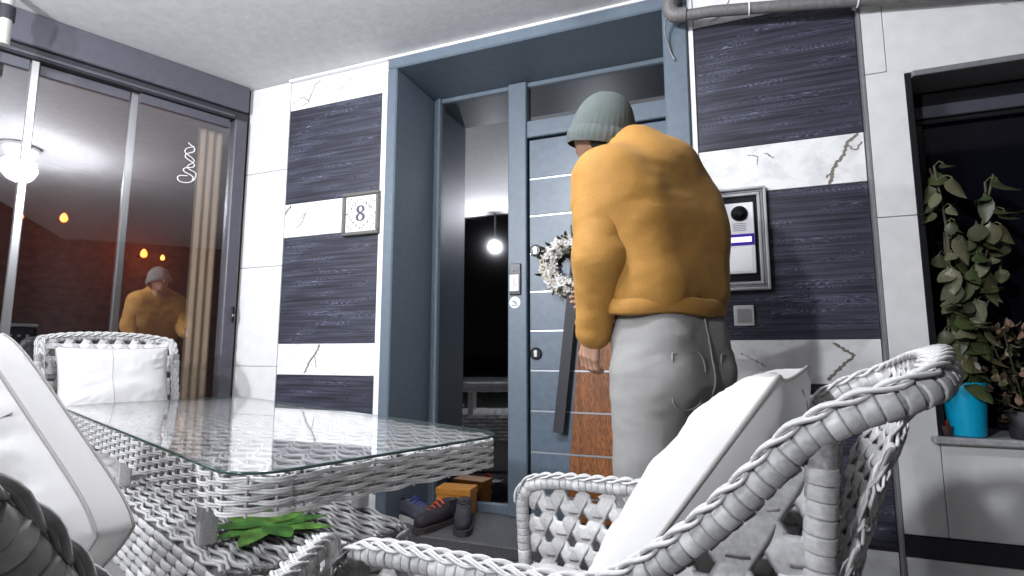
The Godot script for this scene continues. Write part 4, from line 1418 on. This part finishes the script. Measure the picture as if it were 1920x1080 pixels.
# boxed cushion: two softly domed faces joined by a side band, with piping along both edges
func make_box_cushion(called: String, label: String, w: float, h: float, th: float) -> Node3D:
	var t := thing(called, label, "cushion")
	var nz := FastNoiseLite.new(); nz.seed = 501; nz.frequency = 4.0; nz.fractal_octaves = 3
	var v := PackedVector3Array()
	var idx := PackedInt32Array()
	var n := 34
	for s in [1.0, -1.0]:
		var b := v.size()
		for j in n + 1:
			for i in n + 1:
				var u := -1.0 + 2.0 * i / n
				var q := -1.0 + 2.0 * j / n
				var e := (1.0 - pow(absf(u), 3.0)) * (1.0 - pow(absf(q), 3.0))
				var z: float = s * (th / 2 + 0.065 * sqrt(maxf(e, 0.0)) + 0.014 * nz.get_noise_3d(u, q * 1.6, s) * minf(1.0, e * 4.0))
				v.append(Vector3(w / 2 * round_u(u, q), h / 2 * round_u(q, u), z))
		for j in n:
			for i in n:
				var a := b + j * (n + 1) + i
				if s > 0:
					idx.append_array([a, a + n + 2, a + 1, a, a + n + 1, a + n + 2])
				else:
					idx.append_array([a, a + 1, a + n + 2, a, a + n + 2, a + n + 1])
	var cover := obj("cover", build(v, idx), M.cushion, t)
	var loop := []
	for k in 4:
		for i in n:
			var a := -1.0 + 2.0 * i / n
			loop.append(Vector2([a, 1.0, -a, -1.0][k], [-1.0, a, 1.0, -a][k]))
	var bv := PackedVector3Array()
	var bi := PackedInt32Array()
	var m := loop.size()
	for r in 5:
		for k in m:
			var p: Vector2 = loop[k]
			var bulge := 1.0 + 0.03 * sin(PI * r / 4.0)
			bv.append(Vector3(w / 2 * round_u(p.x, p.y) * bulge, h / 2 * round_u(p.y, p.x) * bulge, -th / 2 + th * r / 4.0))
	for r in 4:
		for k in m:
			var k2 := (k + 1) % m
			bi.append_array([r * m + k, (r + 1) * m + k2, r * m + k2, r * m + k, (r + 1) * m + k, (r + 1) * m + k2])
	obj("side_band", build(bv, bi), M.cushion, t)
	for s in [-1.0, 1.0]:
		var e := PackedVector3Array()
		for k in m:
			var p: Vector2 = loop[k]
			e.append(Vector3(w / 2 * round_u(p.x, p.y) * 1.004, h / 2 * round_u(p.y, p.x) * 1.004, s * th / 2))
		obj("piping", tube(e, 0.003, 6, true), M.piping, cover)
	var sp := PackedVector3Array()
	for i in 31:
		var q := -0.98 + 1.96 * i / 30.0
		var u := -0.1 + 0.02 * sin(q * 3.0)
		var e := (1.0 - pow(absf(u), 3.0)) * (1.0 - pow(absf(q), 3.0))
		sp.append(Vector3(w / 2 * round_u(u, q), h / 2 * round_u(q, u), th / 2 + 0.065 * sqrt(maxf(e, 0.0)) + 0.014 * nz.get_noise_3d(u, q * 1.6, 1.0) * minf(1.0, e * 4.0) + 0.0006))
	obj("seam", tube(sp, 0.0014, 5), M.piping, cover)
	return t

func round_u(u: float, q: float) -> float:
	# rounds the corners of the unit square a little
	return u * (1.0 - 0.06 * u * u * pow(absf(q), 6.0))

# ------------------------------------------------------------------ the visitor
func build_person() -> void:
	var F := Vector3(-0.85, 0, -0.53).normalized()
	var R := Vector3(-F.z, 0, F.x)
	var t := thing("person", "person in mustard jacket, grey trousers and grey beanie leaning at the door", "person", Vector3(-0.135, 0, 0.89))
	var J := func(r: float, y: float, f: float) -> Vector3: return R * r + Vector3.UP * y + F * f
	var pelvis: Vector3 = J.call(0, 1.0, 0.0)
	var chest: Vector3 = J.call(0, 1.38, 0.07)
	var neck: Vector3 = J.call(-0.03, 1.60, 0.13)
	var head: Vector3 = J.call(-0.06, 1.765, 0.215)
	var shl: Vector3 = J.call(-0.19, 1.535, 0.09)
	var shr: Vector3 = J.call(0.19, 1.535, 0.10)
	var ell: Vector3 = J.call(-0.235, 1.28, 0.06)
	var elr: Vector3 = J.call(0.23, 1.29, 0.17)
	var wrl: Vector3 = J.call(-0.2, 1.075, 0.13)
	var wrr: Vector3 = J.call(0.14, 1.2, 0.40)
	var bones := []
	# legs
	for s in [-1.0, 1.0]:
		var hip: Vector3 = J.call(s * 0.09, 0.95, 0.0)
		var knee: Vector3 = J.call(s * 0.1, 0.52, 0.03)
		var ank: Vector3 = J.call(s * 0.11, 0.1, -0.02)
		bones.append([hip, knee, 0.082, 0.055])
		bones.append([knee, ank, 0.055, 0.038])
		bones.append([ank + Vector3(0, -0.04, 0) - F * 0.03, ank + Vector3(0, -0.055, 0) + F * 0.13, 0.036, 0.028])
	bones.append([J.call(-0.06, 1.0, 0.0), J.call(0.06, 1.0, 0.0), 0.11, 0.11])
	bones.append([pelvis, chest, 0.12, 0.125])
	bones.append([J.call(-0.07, 1.42, 0.08), J.call(0.07, 1.42, 0.08), 0.11, 0.11])
	bones.append([shl, shr, 0.06, 0.06])
	bones.append([chest, neck, 0.09, 0.06])
	bones.append([neck, head + Vector3(0, -0.04, 0), 0.052, 0.056])
	bones.append([head + F * -0.02 + Vector3(0, 0.015, 0), head + F * 0.02 + Vector3(0, 0.01, 0), 0.083, 0.079])
	bones.append([head + F * 0.035 + Vector3(0, -0.05, 0), head + F * 0.05 + Vector3(0, -0.085, 0), 0.05, 0.032])
	bones.append([shl, ell, 0.052, 0.04])
	bones.append([ell, wrl, 0.04, 0.027])
	bones.append([shr, elr, 0.052, 0.04])
	bones.append([elr, wrr, 0.04, 0.027])
	var body := body_mesh(bones, 0.014, 0.05)
	var st := SurfaceTool.new()
	st.begin(Mesh.PRIMITIVE_TRIANGLES)
	st.append_from(body, 0, Transform3D.IDENTITY)
	# hands: palm, four fingers with knuckles, thumb from the palm's side
	for hnd in [[wrl, (Vector3.DOWN * 0.95 + F * 0.25).normalized(), R, 1.0], [wrr, (F * 0.95 + Vector3.UP * 0.1).normalized(), -R, -1.0]]:
		var w: Vector3 = hnd[0]
		var d: Vector3 = hnd[1]
		var inw: Vector3 = hnd[2]
		var across: Vector3 = d.cross(inw).normalized()
		if across.dot(F if hnd[3] > 0 else Vector3.UP) < 0:
			across = -across
		var hb := [[w - d * 0.02, w + d * 0.02, 0.026, 0.024]]
		for k in 4:
			var o := across * (0.03 - 0.02 * k)
			hb.append([w + d * 0.01 + o * 0.5, w + d * 0.085 + o, 0.014, 0.0115])
			var ln: float = [0.068, 0.078, 0.072, 0.056][k]
			var k0: Vector3 = w + d * 0.09 + o
			var k1: Vector3 = k0 + (d * 0.85 + inw * 0.4).normalized() * ln * 0.5
			var k2: Vector3 = k1 + (d * 0.4 + inw * 0.85).normalized() * ln * 0.45
			hb.append([k0, k1, 0.0095, 0.0085])
			hb.append([k1, k2, 0.0085, 0.0075])
		var t0: Vector3 = w + d * 0.025 + across * 0.02 + inw * 0.006
		var t1: Vector3 = t0 + (d * 0.6 + across * 0.6 + inw * 0.4).normalized() * 0.045
		hb.append([t0, t1, 0.013, 0.0105])
		hb.append([t1, t1 + (d * 0.85 + inw * 0.45).normalized() * 0.032, 0.0105, 0.008])
		st.append_from(body_mesh(hb, 0.0042, 0.006), 0, Transform3D.IDENTITY)
	# face: finer head with brow, nose, lips, ears laid over the body's own skull
	var up := Vector3.UP
	var fb := [
		[head - F * 0.015 + up * 0.02, head + F * 0.02 + up * 0.015, 0.085, 0.081],
		[head + F * 0.03 - up * 0.045, head + F * 0.05 - up * 0.09, 0.055, 0.034],
		[head + F * 0.095 + up * 0.005, head + F * 0.113 - up * 0.03, 0.008, 0.013],
		[head + F * 0.088 + R * 0.03 + up * 0.018, head + F * 0.088 - R * 0.03 + up * 0.018, 0.013, 0.013],
		[head + F * 0.088 + R * 0.018 - up * 0.058, head + F * 0.088 - R * 0.018 - up * 0.058, 0.009, 0.009],
		[head + R * 0.082 + up * 0.012, head + R * 0.084 - up * 0.03, 0.014, 0.01],
		[head - R * 0.082 + up * 0.012, head - R * 0.084 - up * 0.03, 0.014, 0.01]]
	st.append_from(body_mesh(fb, 0.006, 0.014), 0, Transform3D.IDENTITY)
	var skin := grained(Color(0.42, 0.24, 0.16), 0.55, 0.1, 8.0, 111)
	skin.subsurf_scatter_enabled = true
	skin.subsurf_scatter_strength = 0.1
	obj("body", st.commit(), skin, t)
	for s in [-1.0, 1.0]:
		obj("eye", lathe_ball(0.011), mat(Color(0.6, 0.6, 0.58), 0.2), t).position = head + F * 0.083 + R * 0.031 * s - up * 0.004
	# hair at the nape and sides
	var hair := [[head - F * 0.05 + up * 0.0, head - F * 0.055 - up * 0.075, 0.066, 0.05], [head - F * 0.03 - R * 0.05, head - F * 0.03 - R * 0.045 - up * 0.05, 0.04, 0.03], [head - F * 0.03 + R * 0.05, head - F * 0.03 + R * 0.045 - up * 0.05, 0.04, 0.03]]
	obj("hair", body_mesh(hair, 0.007, 0.02, 5, 0.008), grained(Color(0.015, 0.011, 0.01), 0.7, 0.4, 30.0, 112, 0.1), t)
	# beanie with turned-up brim
	var bmat := grained(Color(0.13, 0.155, 0.145), 0.95, 0.25, 30.0, 113, 0.15, 0.12)
	var tilt := (up - F * 0.28).normalized()
	var fwd := (F - tilt * F.dot(tilt)).normalized()
	var cap := PackedVector3Array()
	var ci := PackedInt32Array()
	var na := 144
	var nt := 16
	for r in nt + 1:
		var q := r / float(nt)
		var rad := 0.106 * pow(maxf(0.0, 1.0 - pow(q, 2.6)), 0.5) + 0.0005
		for k in na:
			var a := TAU * k / na
			var rib := 1.0 + 0.005 * cos(36.0 * a) * (1.0 - 0.7 * q)
			cap.append(head + tilt * (-0.03 + 0.168 * q) - fwd * 0.008 + (fwd * 1.08 * sin(a) + R * cos(a)) * rad * rib)
	for r in nt:
		for k in na:
			var k2 := (k + 1) % na
			ci.append_array([r * na + k, (r + 1) * na + k2, r * na + k2, r * na + k, (r + 1) * na + k, (r + 1) * na + k2])
	var beanie := obj("beanie", build(cap, ci), bmat, t)
	var bv := PackedVector3Array()
	var bi := PackedInt32Array()
	for r in 9:
		var q := r / 8.0
		var rad := 0.1085 + 0.0075 * sin(PI * q)
		for k in na:
			var a := TAU * k / na
			var rib := 1.0 + 0.007 * cos(36.0 * a)
			bv.append(head + tilt * (-0.052 + 0.055 * q) - fwd * 0.008 + (fwd * 1.08 * sin(a) + R * cos(a)) * rad * rib)
	for r in 8:
		for k in na:
			var k2 := (k + 1) % na
			bi.append_array([r * na + k, (r + 1) * na + k2, r * na + k2, r * na + k, (r + 1) * na + k, (r + 1) * na + k2])
	obj("brim", build(bv, bi), bmat, beanie)
	# trousers
	var tr := [[J.call(-0.07, 1.04, 0.0), J.call(0.07, 1.04, 0.0), 0.135, 0.135], [J.call(-0.08, 0.93, -0.015), J.call(0.08, 0.93, -0.015), 0.13, 0.13]]
	for s in [-1.0, 1.0]:
		tr.append([J.call(s * 0.1, 0.94, 0.0), J.call(s * 0.11, 0.52, 0.03), 0.115, 0.085])
		tr.append([J.call(s * 0.11, 0.52, 0.03), J.call(s * 0.115, 0.1, -0.02), 0.085, 0.07])
	var trousers := obj("trousers", body_mesh(tr, 0.012, 0.035, 7, 0.008, 0.07, 1.16), grained(Color(0.33, 0.325, 0.31), 0.9, 0.2, 9.0, 114, 0.1, 0.08), t)
	# jacket
	var ja := [
		[J.call(-0.09, 1.19, 0.015), J.call(0.09, 1.19, 0.015), 0.14, 0.14],
		[J.call(-0.10, 1.33, 0.045), J.call(0.115, 1.33, 0.04), 0.15, 0.16],
		[J.call(-0.11, 1.45, 0.06), J.call(0.125, 1.45, 0.045), 0.142, 0.15],
		[J.call(-0.15, 1.53, 0.07), J.call(0.15, 1.54, 0.07), 0.098, 0.1],
		[J.call(-0.06, 1.57, 0.07), J.call(0.06, 1.6, 0.03), 0.1, 0.1],
		[J.call(-0.01, 1.58, 0.06), J.call(-0.02, 1.665, 0.10), 0.108, 0.092]]
	var sl := [[shl, ell, 0.094, 0.082], [ell, wrl, 0.082, 0.058]]
	var sr := [[shr, elr, 0.09, 0.078], [elr, wrr, 0.078, 0.055]]
	var jm := grained(Color(0.4, 0.195, 0.032), 0.8, 0.14, 5.0, 115, 0.06, 0.06)
	jm.rim_enabled = true
	jm.rim = 0.3
	var js := SurfaceTool.new()
	js.begin(Mesh.PRIMITIVE_TRIANGLES)
	js.append_from(body_mesh(ja + [[shl, shl.lerp(ell, 0.3), 0.094, 0.09], [shr, shr.lerp(elr, 0.3), 0.09, 0.086]], 0.011, 0.07, 8, 0.006, 1.12), 0, Transform3D.IDENTITY)
	js.append_from(body_mesh(sl, 0.010, 0.03, 9, 0.009), 0, Transform3D.IDENTITY)
	js.append_from(body_mesh(sr, 0.010, 0.03, 10, 0.009), 0, Transform3D.IDENTITY)
	var jacket := obj("jacket", js.commit(), jm, t)
	var hem := PackedVector3Array()
	var hem_r := []
	for k in 220:
		var a := TAU * k / 220
		hem.append(J.call(0.222 * cos(a), 1.135 + 0.003 * sin(5 * a), 0.012 + 0.138 * sin(a)))
		hem_r.append(0.0112 if k % 4 < 2 else 0.0118)
	obj("hem", tube(hem, hem_r, 8, true, 2.3, Vector3.UP), jm, jacket)
	var collar := PackedVector3Array()
	var collar_r := []
	for k in 120:
		var a := TAU * k / 120
		collar.append(J.call(-0.022 + 0.088 * cos(a), 1.675 + 0.012 * sin(a), 0.105 + 0.092 * sin(a)))
		collar_r.append(0.0105 if k % 4 < 2 else 0.0112)
	obj("collar", tube(collar, collar_r, 8, true, 2.2, Vector3.UP), jm, jacket)
	# trouser seam and back pockets
	for sm in [[[0.0, 1.1], [0.0, 1.0], [0.0, 0.9], [0.0, 0.8]], [[-0.15, 1.0], [-0.05, 0.995], [-0.05, 0.87], [-0.1, 0.845], [-0.15, 0.87], [-0.15, 1.0]], [[0.05, 0.995], [0.15, 1.0], [0.15, 0.87], [0.1, 0.845], [0.05, 0.87], [0.05, 0.995]]]:
		var line := []
		for q in sm:
			line.append(skin_point(tr, 0.035, J.call(q[0], q[1], -0.5), F))
		obj("seam", tube(smooth_path(line, 0.01), 0.0028, 6), trousers.material_override, trousers)
	var cuff := PackedVector3Array()
	var cd := (wrl - ell).normalized()
	for k in 20:
		var a := TAU * k / 20
		var e1 := cd.cross(F).normalized()
		cuff.append(wrl - cd * 0.015 + e1 * 0.047 * cos(a) + e1.cross(cd) * 0.047 * sin(a))
	obj("cuff", tube(cuff, 0.013, 8, true), jm, jacket)
	# shoes on the floor
	for s in [-1.0, 1.0]:
		var a: Vector3 = J.call(s * 0.115, 0.055, -0.03)
		obj("shoe", body_mesh([[a - F * 0.05, a + F * 0.17 - up * 0.012, 0.05, 0.04], [a - F * 0.04 + up * 0.03, a + F * 0.03 + up * 0.03, 0.042, 0.04]], 0.009, 0.02, 0, 0.0, 0.002), M.black_matt, t)

# where a ray meets the smooth union of the bones
func skin_point(bones: Array, k: float, from: Vector3, dir: Vector3) -> Vector3:
	var p := from
	for step in 60:
		var e := 10.0
		for b in bones:
			var ab: Vector3 = b[1] - b[0]
			var q := clampf((p - b[0]).dot(ab) / maxf(ab.length_squared(), 1e-9), 0.0, 1.0)
			var d: float = (p - b[0] - ab * q).length() - lerpf(b[2], b[3], q)
			var hh := maxf(k - absf(d - e), 0.0) / k
			e = minf(d, e) - hh * hh * k * 0.25
		if e < 0.001:
			break
		p += dir * e
	return p

func lathe_ball(r: float) -> ArrayMesh:
	var prof := []
	for i in 9:
		var a := -PI / 2 + PI * i / 8.0
		prof.append([r * cos(a) + 0.00005, r * sin(a)])
	return lathe(prof, 12)

# ------------------------------------------------------------------ shoes and box on the threshold
func make_shoe(called: String, label: String, upper: Color, sole: Color, lace: Color, at: Vector3, turn: float) -> void:
	var t := thing(called, label, "shoe", at, turn, "shoes on the doorstep")
	t.scale = Vector3.ONE * 1.15
	# toe towards +z
	var up := body_mesh([
		[Vector3(0, 0.055, -0.09), Vector3(0, 0.05, 0.03), 0.036, 0.04],
		[Vector3(0, 0.05, 0.03), Vector3(0, 0.042, 0.115), 0.042, 0.034],
		[Vector3(0, 0.085, -0.1), Vector3(0, 0.09, -0.04), 0.03, 0.03],
		[Vector3(0, 0.08, -0.02), Vector3(0, 0.06, 0.06), 0.032, 0.026]], 0.008, 0.02, 3, 0.006, 0.018, 0.108)
	obj("upper", up, grained(upper, 0.8, 0.3, 14.0, 121, 0.1, 0.1), t)
	var pl := PackedVector2Array()
	for q in [[-0.034, -0.125], [0.034, -0.125], [0.042, -0.06], [0.04, 0.0], [0.047, 0.07], [0.04, 0.13], [0.018, 0.158], [-0.018, 0.158], [-0.04, 0.13], [-0.047, 0.07], [-0.038, 0.0], [-0.041, -0.06]]:
		pl.append(Vector2(q[0], -q[1]))
	var st := SurfaceTool.new()
	st.begin(Mesh.PRIMITIVE_TRIANGLES)
	st.append_from(prism(pl, 0.001, 0.026), 0, Transform3D(Basis(Vector3.RIGHT, -PI / 2), Vector3.ZERO))
	obj("sole", st.commit(), mat(sole, 0.7), t)
	obj("opening", tube(PackedVector3Array([Vector3(0, 0.1, -0.065), Vector3(0, 0.1095, -0.065)]), 0.034, 16), M.black_matt, t)
	for k in 4:
		var z := -0.005 + 0.022 * k
		var y := 0.116 - 0.011 * k
		obj("lace", tube(smooth_path([Vector3(-0.028, y - 0.012, z), Vector3(0, y + 0.006, z + 0.006), Vector3(0.028, y - 0.012, z)], 0.008), 0.0045, 6), mat(lace, 0.8), t)

func build_shoes() -> void:
	# trainers left on the step
	make_shoe("shoe", "grey running shoe with a pale sole beside the door jamb", Color(0.1, 0.11, 0.14), Color(0.55, 0.53, 0.5), Color(0.03, 0.04, 0.3), Vector3(-1.63, 0.061, -0.13), deg_to_rad(70))
	make_shoe("shoe", "dark shoe with red orange laces on the doorstep", Color(0.045, 0.035, 0.05), Color(0.05, 0.04, 0.04), Color(0.6, 0.1, 0.03), Vector3(-1.475, 0.061, -0.12), deg_to_rad(-16))
	make_shoe("shoe", "dark grey shoe standing beside the one with orange laces", Color(0.06, 0.055, 0.065), Color(0.05, 0.045, 0.05), Color(0.05, 0.045, 0.06), Vector3(-1.345, 0.061, -0.16), deg_to_rad(24))
	var t := thing("shoe_box", "orange shoe box behind the shoes on the doorstep", "box", Vector3(-1.475, 0.061, -0.345), deg_to_rad(5))
	var om := grained(Color(0.5, 0.2, 0.02), 0.6, 0.15, 5.0, 131)
	obj("carton", box(Vector3(-0.11, 0, -0.06), Vector3(0.1, 0.13, 0.06), 0.003), om, t)
	obj("lid", box(Vector3(-0.114, 0.12, -0.064), Vector3(0.104, 0.16, 0.064), 0.003), om, t)
	obj("label", box(Vector3(0.04, 0.06, 0.0602), Vector3(0.1, 0.09, 0.0612), 0.0003), M.trim_white, t)
	obj("mark", prism(PackedVector2Array([Vector2(-0.09, 0.045), Vector2(-0.085, 0.03), Vector2(-0.07, 0.026), Vector2(-0.02, 0.05), Vector2(-0.07, 0.036), Vector2(-0.08, 0.038)]), 0.0602, 0.0612), M.black_matt, t)

# ------------------------------------------------------------------ plants
func build_plants() -> void:
	var sill := 0.6845
	var pot := thing("plant_pot", "bright turquoise plant pot on the window sill", "pot", Vector3(0.885, sill, 0.0))
	pot.scale = Vector3(1.15, 1.05, 1.15)
	obj("shell", lathe([[0.0, 0.0], [0.046, 0.0], [0.05, 0.006], [0.062, 0.17], [0.064, 0.195], [0.06, 0.197], [0.057, 0.185], [0.055, 0.17], [0.0, 0.17]], 32), grained(Color(0.0, 0.34, 0.56), 0.35, 0.06, 5.0, 141), pot)
	obj("soil", lathe([[0.0, 0.165], [0.055, 0.165], [0.055, 0.176], [0.03, 0.182], [0.0, 0.181]], 20), grained(Color(0.03, 0.02, 0.015), 0.95, 0.5, 20.0, 142, 0.3), pot)
	var rng := RandomNumberGenerator.new()
	rng.seed = 15
	var greens := [grained(Color(0.075, 0.105, 0.035), 0.4, 0.45, 14.0, 143), grained(Color(0.11, 0.11, 0.05), 0.45, 0.45, 14.0, 144), grained(Color(0.18, 0.18, 0.1), 0.5, 0.4, 14.0, 145), grained(Color(0.06, 0.07, 0.03), 0.5, 0.4, 14.0, 146)]
	for g in greens:
		g.backlight_enabled = true
		g.backlight = Color(0.1, 0.1, 0.05)
	var leaves := [leaf_mesh(0.15, 0.085, 0.5), leaf_mesh(0.13, 0.07, 0.9), leaf_mesh(0.17, 0.08, 0.2), leaf_mesh(0.12, 0.075, 0.7, 0.6)]
	var pl := thing("climbing_plant", "tall leafy plant with drooping mottled leaves in the turquoise pot", "plant", Vector3(0.873, sill + 0.18, 0.0))
	var stems := []
	for k in 8:
		var dx := rng.randf_range(-0.02, 0.27)
		var hgt := rng.randf_range(0.45, 0.95)
		var path := smooth_path([Vector3(rng.randf_range(-0.02, 0.02), -0.01, rng.randf_range(-0.02, 0.02)), Vector3(dx * 0.3, hgt * 0.35, rng.randf_range(-0.03, 0.02)), Vector3(dx * 0.8 + rng.randf_range(-0.05, 0.03), hgt * 0.7, rng.randf_range(-0.05, 0.03)), Vector3(dx, hgt, rng.randf_range(-0.06, 0.03))], 0.03)
		stems.append(path)
		obj("stem", tube(path, 0.0045, 6), mat(Color(0.06, 0.05, 0.025), 0.7), pl)
		for i in range(2, path.size(), 2):
			var o := obj("leaf", leaves[rng.randi() % 4], greens[rng.randi() % 4], pl)
			var yaw := rng.randf_range(-1.0, 0.8)
			var pitch := rng.randf_range(2.35, 3.3)
			var dirb := Basis(Vector3.UP, yaw) * Basis(Vector3.RIGHT, pitch)
			var off := Basis(Vector3.UP, yaw) * Vector3(rng.randf_range(-0.03, 0.03), 0.0, 0.04)
			o.transform = Transform3D(dirb * Basis.from_scale(Vector3.ONE * rng.randf_range(0.5, 0.95)), path[i] + off)
			obj("petiole", tube(PackedVector3Array([path[i], path[i] + off * 0.6 + Vector3(0, 0.012, 0), path[i] + off]), 0.0022, 5), mat(Color(0.1, 0.1, 0.04), 0.6), pl)
	# dry bushy plant at the edge of the sill
	var bp := thing("bushy_plant", "dense small-leaved brownish plant beside the turquoise pot", "plant", Vector3(1.06, sill, 0.02))
	obj("planter", lathe([[0.0, 0.0], [0.05, 0.0], [0.06, 0.1], [0.0, 0.1]], 20), M.black_matt, bp)
	var small := [leaf_mesh(0.045, 0.022, 0.5), leaf_mesh(0.035, 0.02, 0.3)]
	var tones := [greens[1], greens[3], mat(Color(0.16, 0.09, 0.06), 0.7), mat(Color(0.2, 0.17, 0.1), 0.6)]
	for k in 220:
		var a := rng.randf() * TAU
		var y := rng.randf()
		var rr := 0.11 * sqrt(rng.randf()) * (0.6 + 0.5 * sin(PI * y))
		var o := obj("leaf", small[k % 2], tones[rng.randi() % 4], bp)
		o.transform = Transform3D(Basis(Vector3.UP, rng.randf() * TAU) * Basis(Vector3.RIGHT, rng.randf_range(0.3, 2.6)), Vector3(rr * cos(a), 0.06 + 0.36 * y, rr * sin(a)))
	for k in 8:
		var a := TAU * k / 8
		obj("stem", tube(PackedVector3Array([Vector3(0, 0.1, 0), Vector3(0.05 * cos(a), 0.25, 0.05 * sin(a)), Vector3(0.09 * cos(a), 0.4, 0.09 * sin(a))]), 0.003, 5), tones[1], bp)
	var red := thing("small_dark_pot", "small dark red cactus pot at the corner of the sill", "pot", Vector3(0.812, sill, 0.02))
	obj("bowl", lathe([[0.0, 0.0], [0.018, 0.0], [0.024, 0.035], [0.02, 0.037], [0.0, 0.034]], 16), mat(Color(0.05, 0.02, 0.02), 0.5), red)
	for k in 7:
		var o := obj("bud", leaf_mesh(0.03, 0.014, 0.1), mat(Color(0.22, 0.03, 0.02), 0.6), red)
		o.transform = Transform3D(Basis(Vector3.UP, k * 1.1) * Basis(Vector3.RIGHT, 0.35), Vector3(0, 0.032, 0))
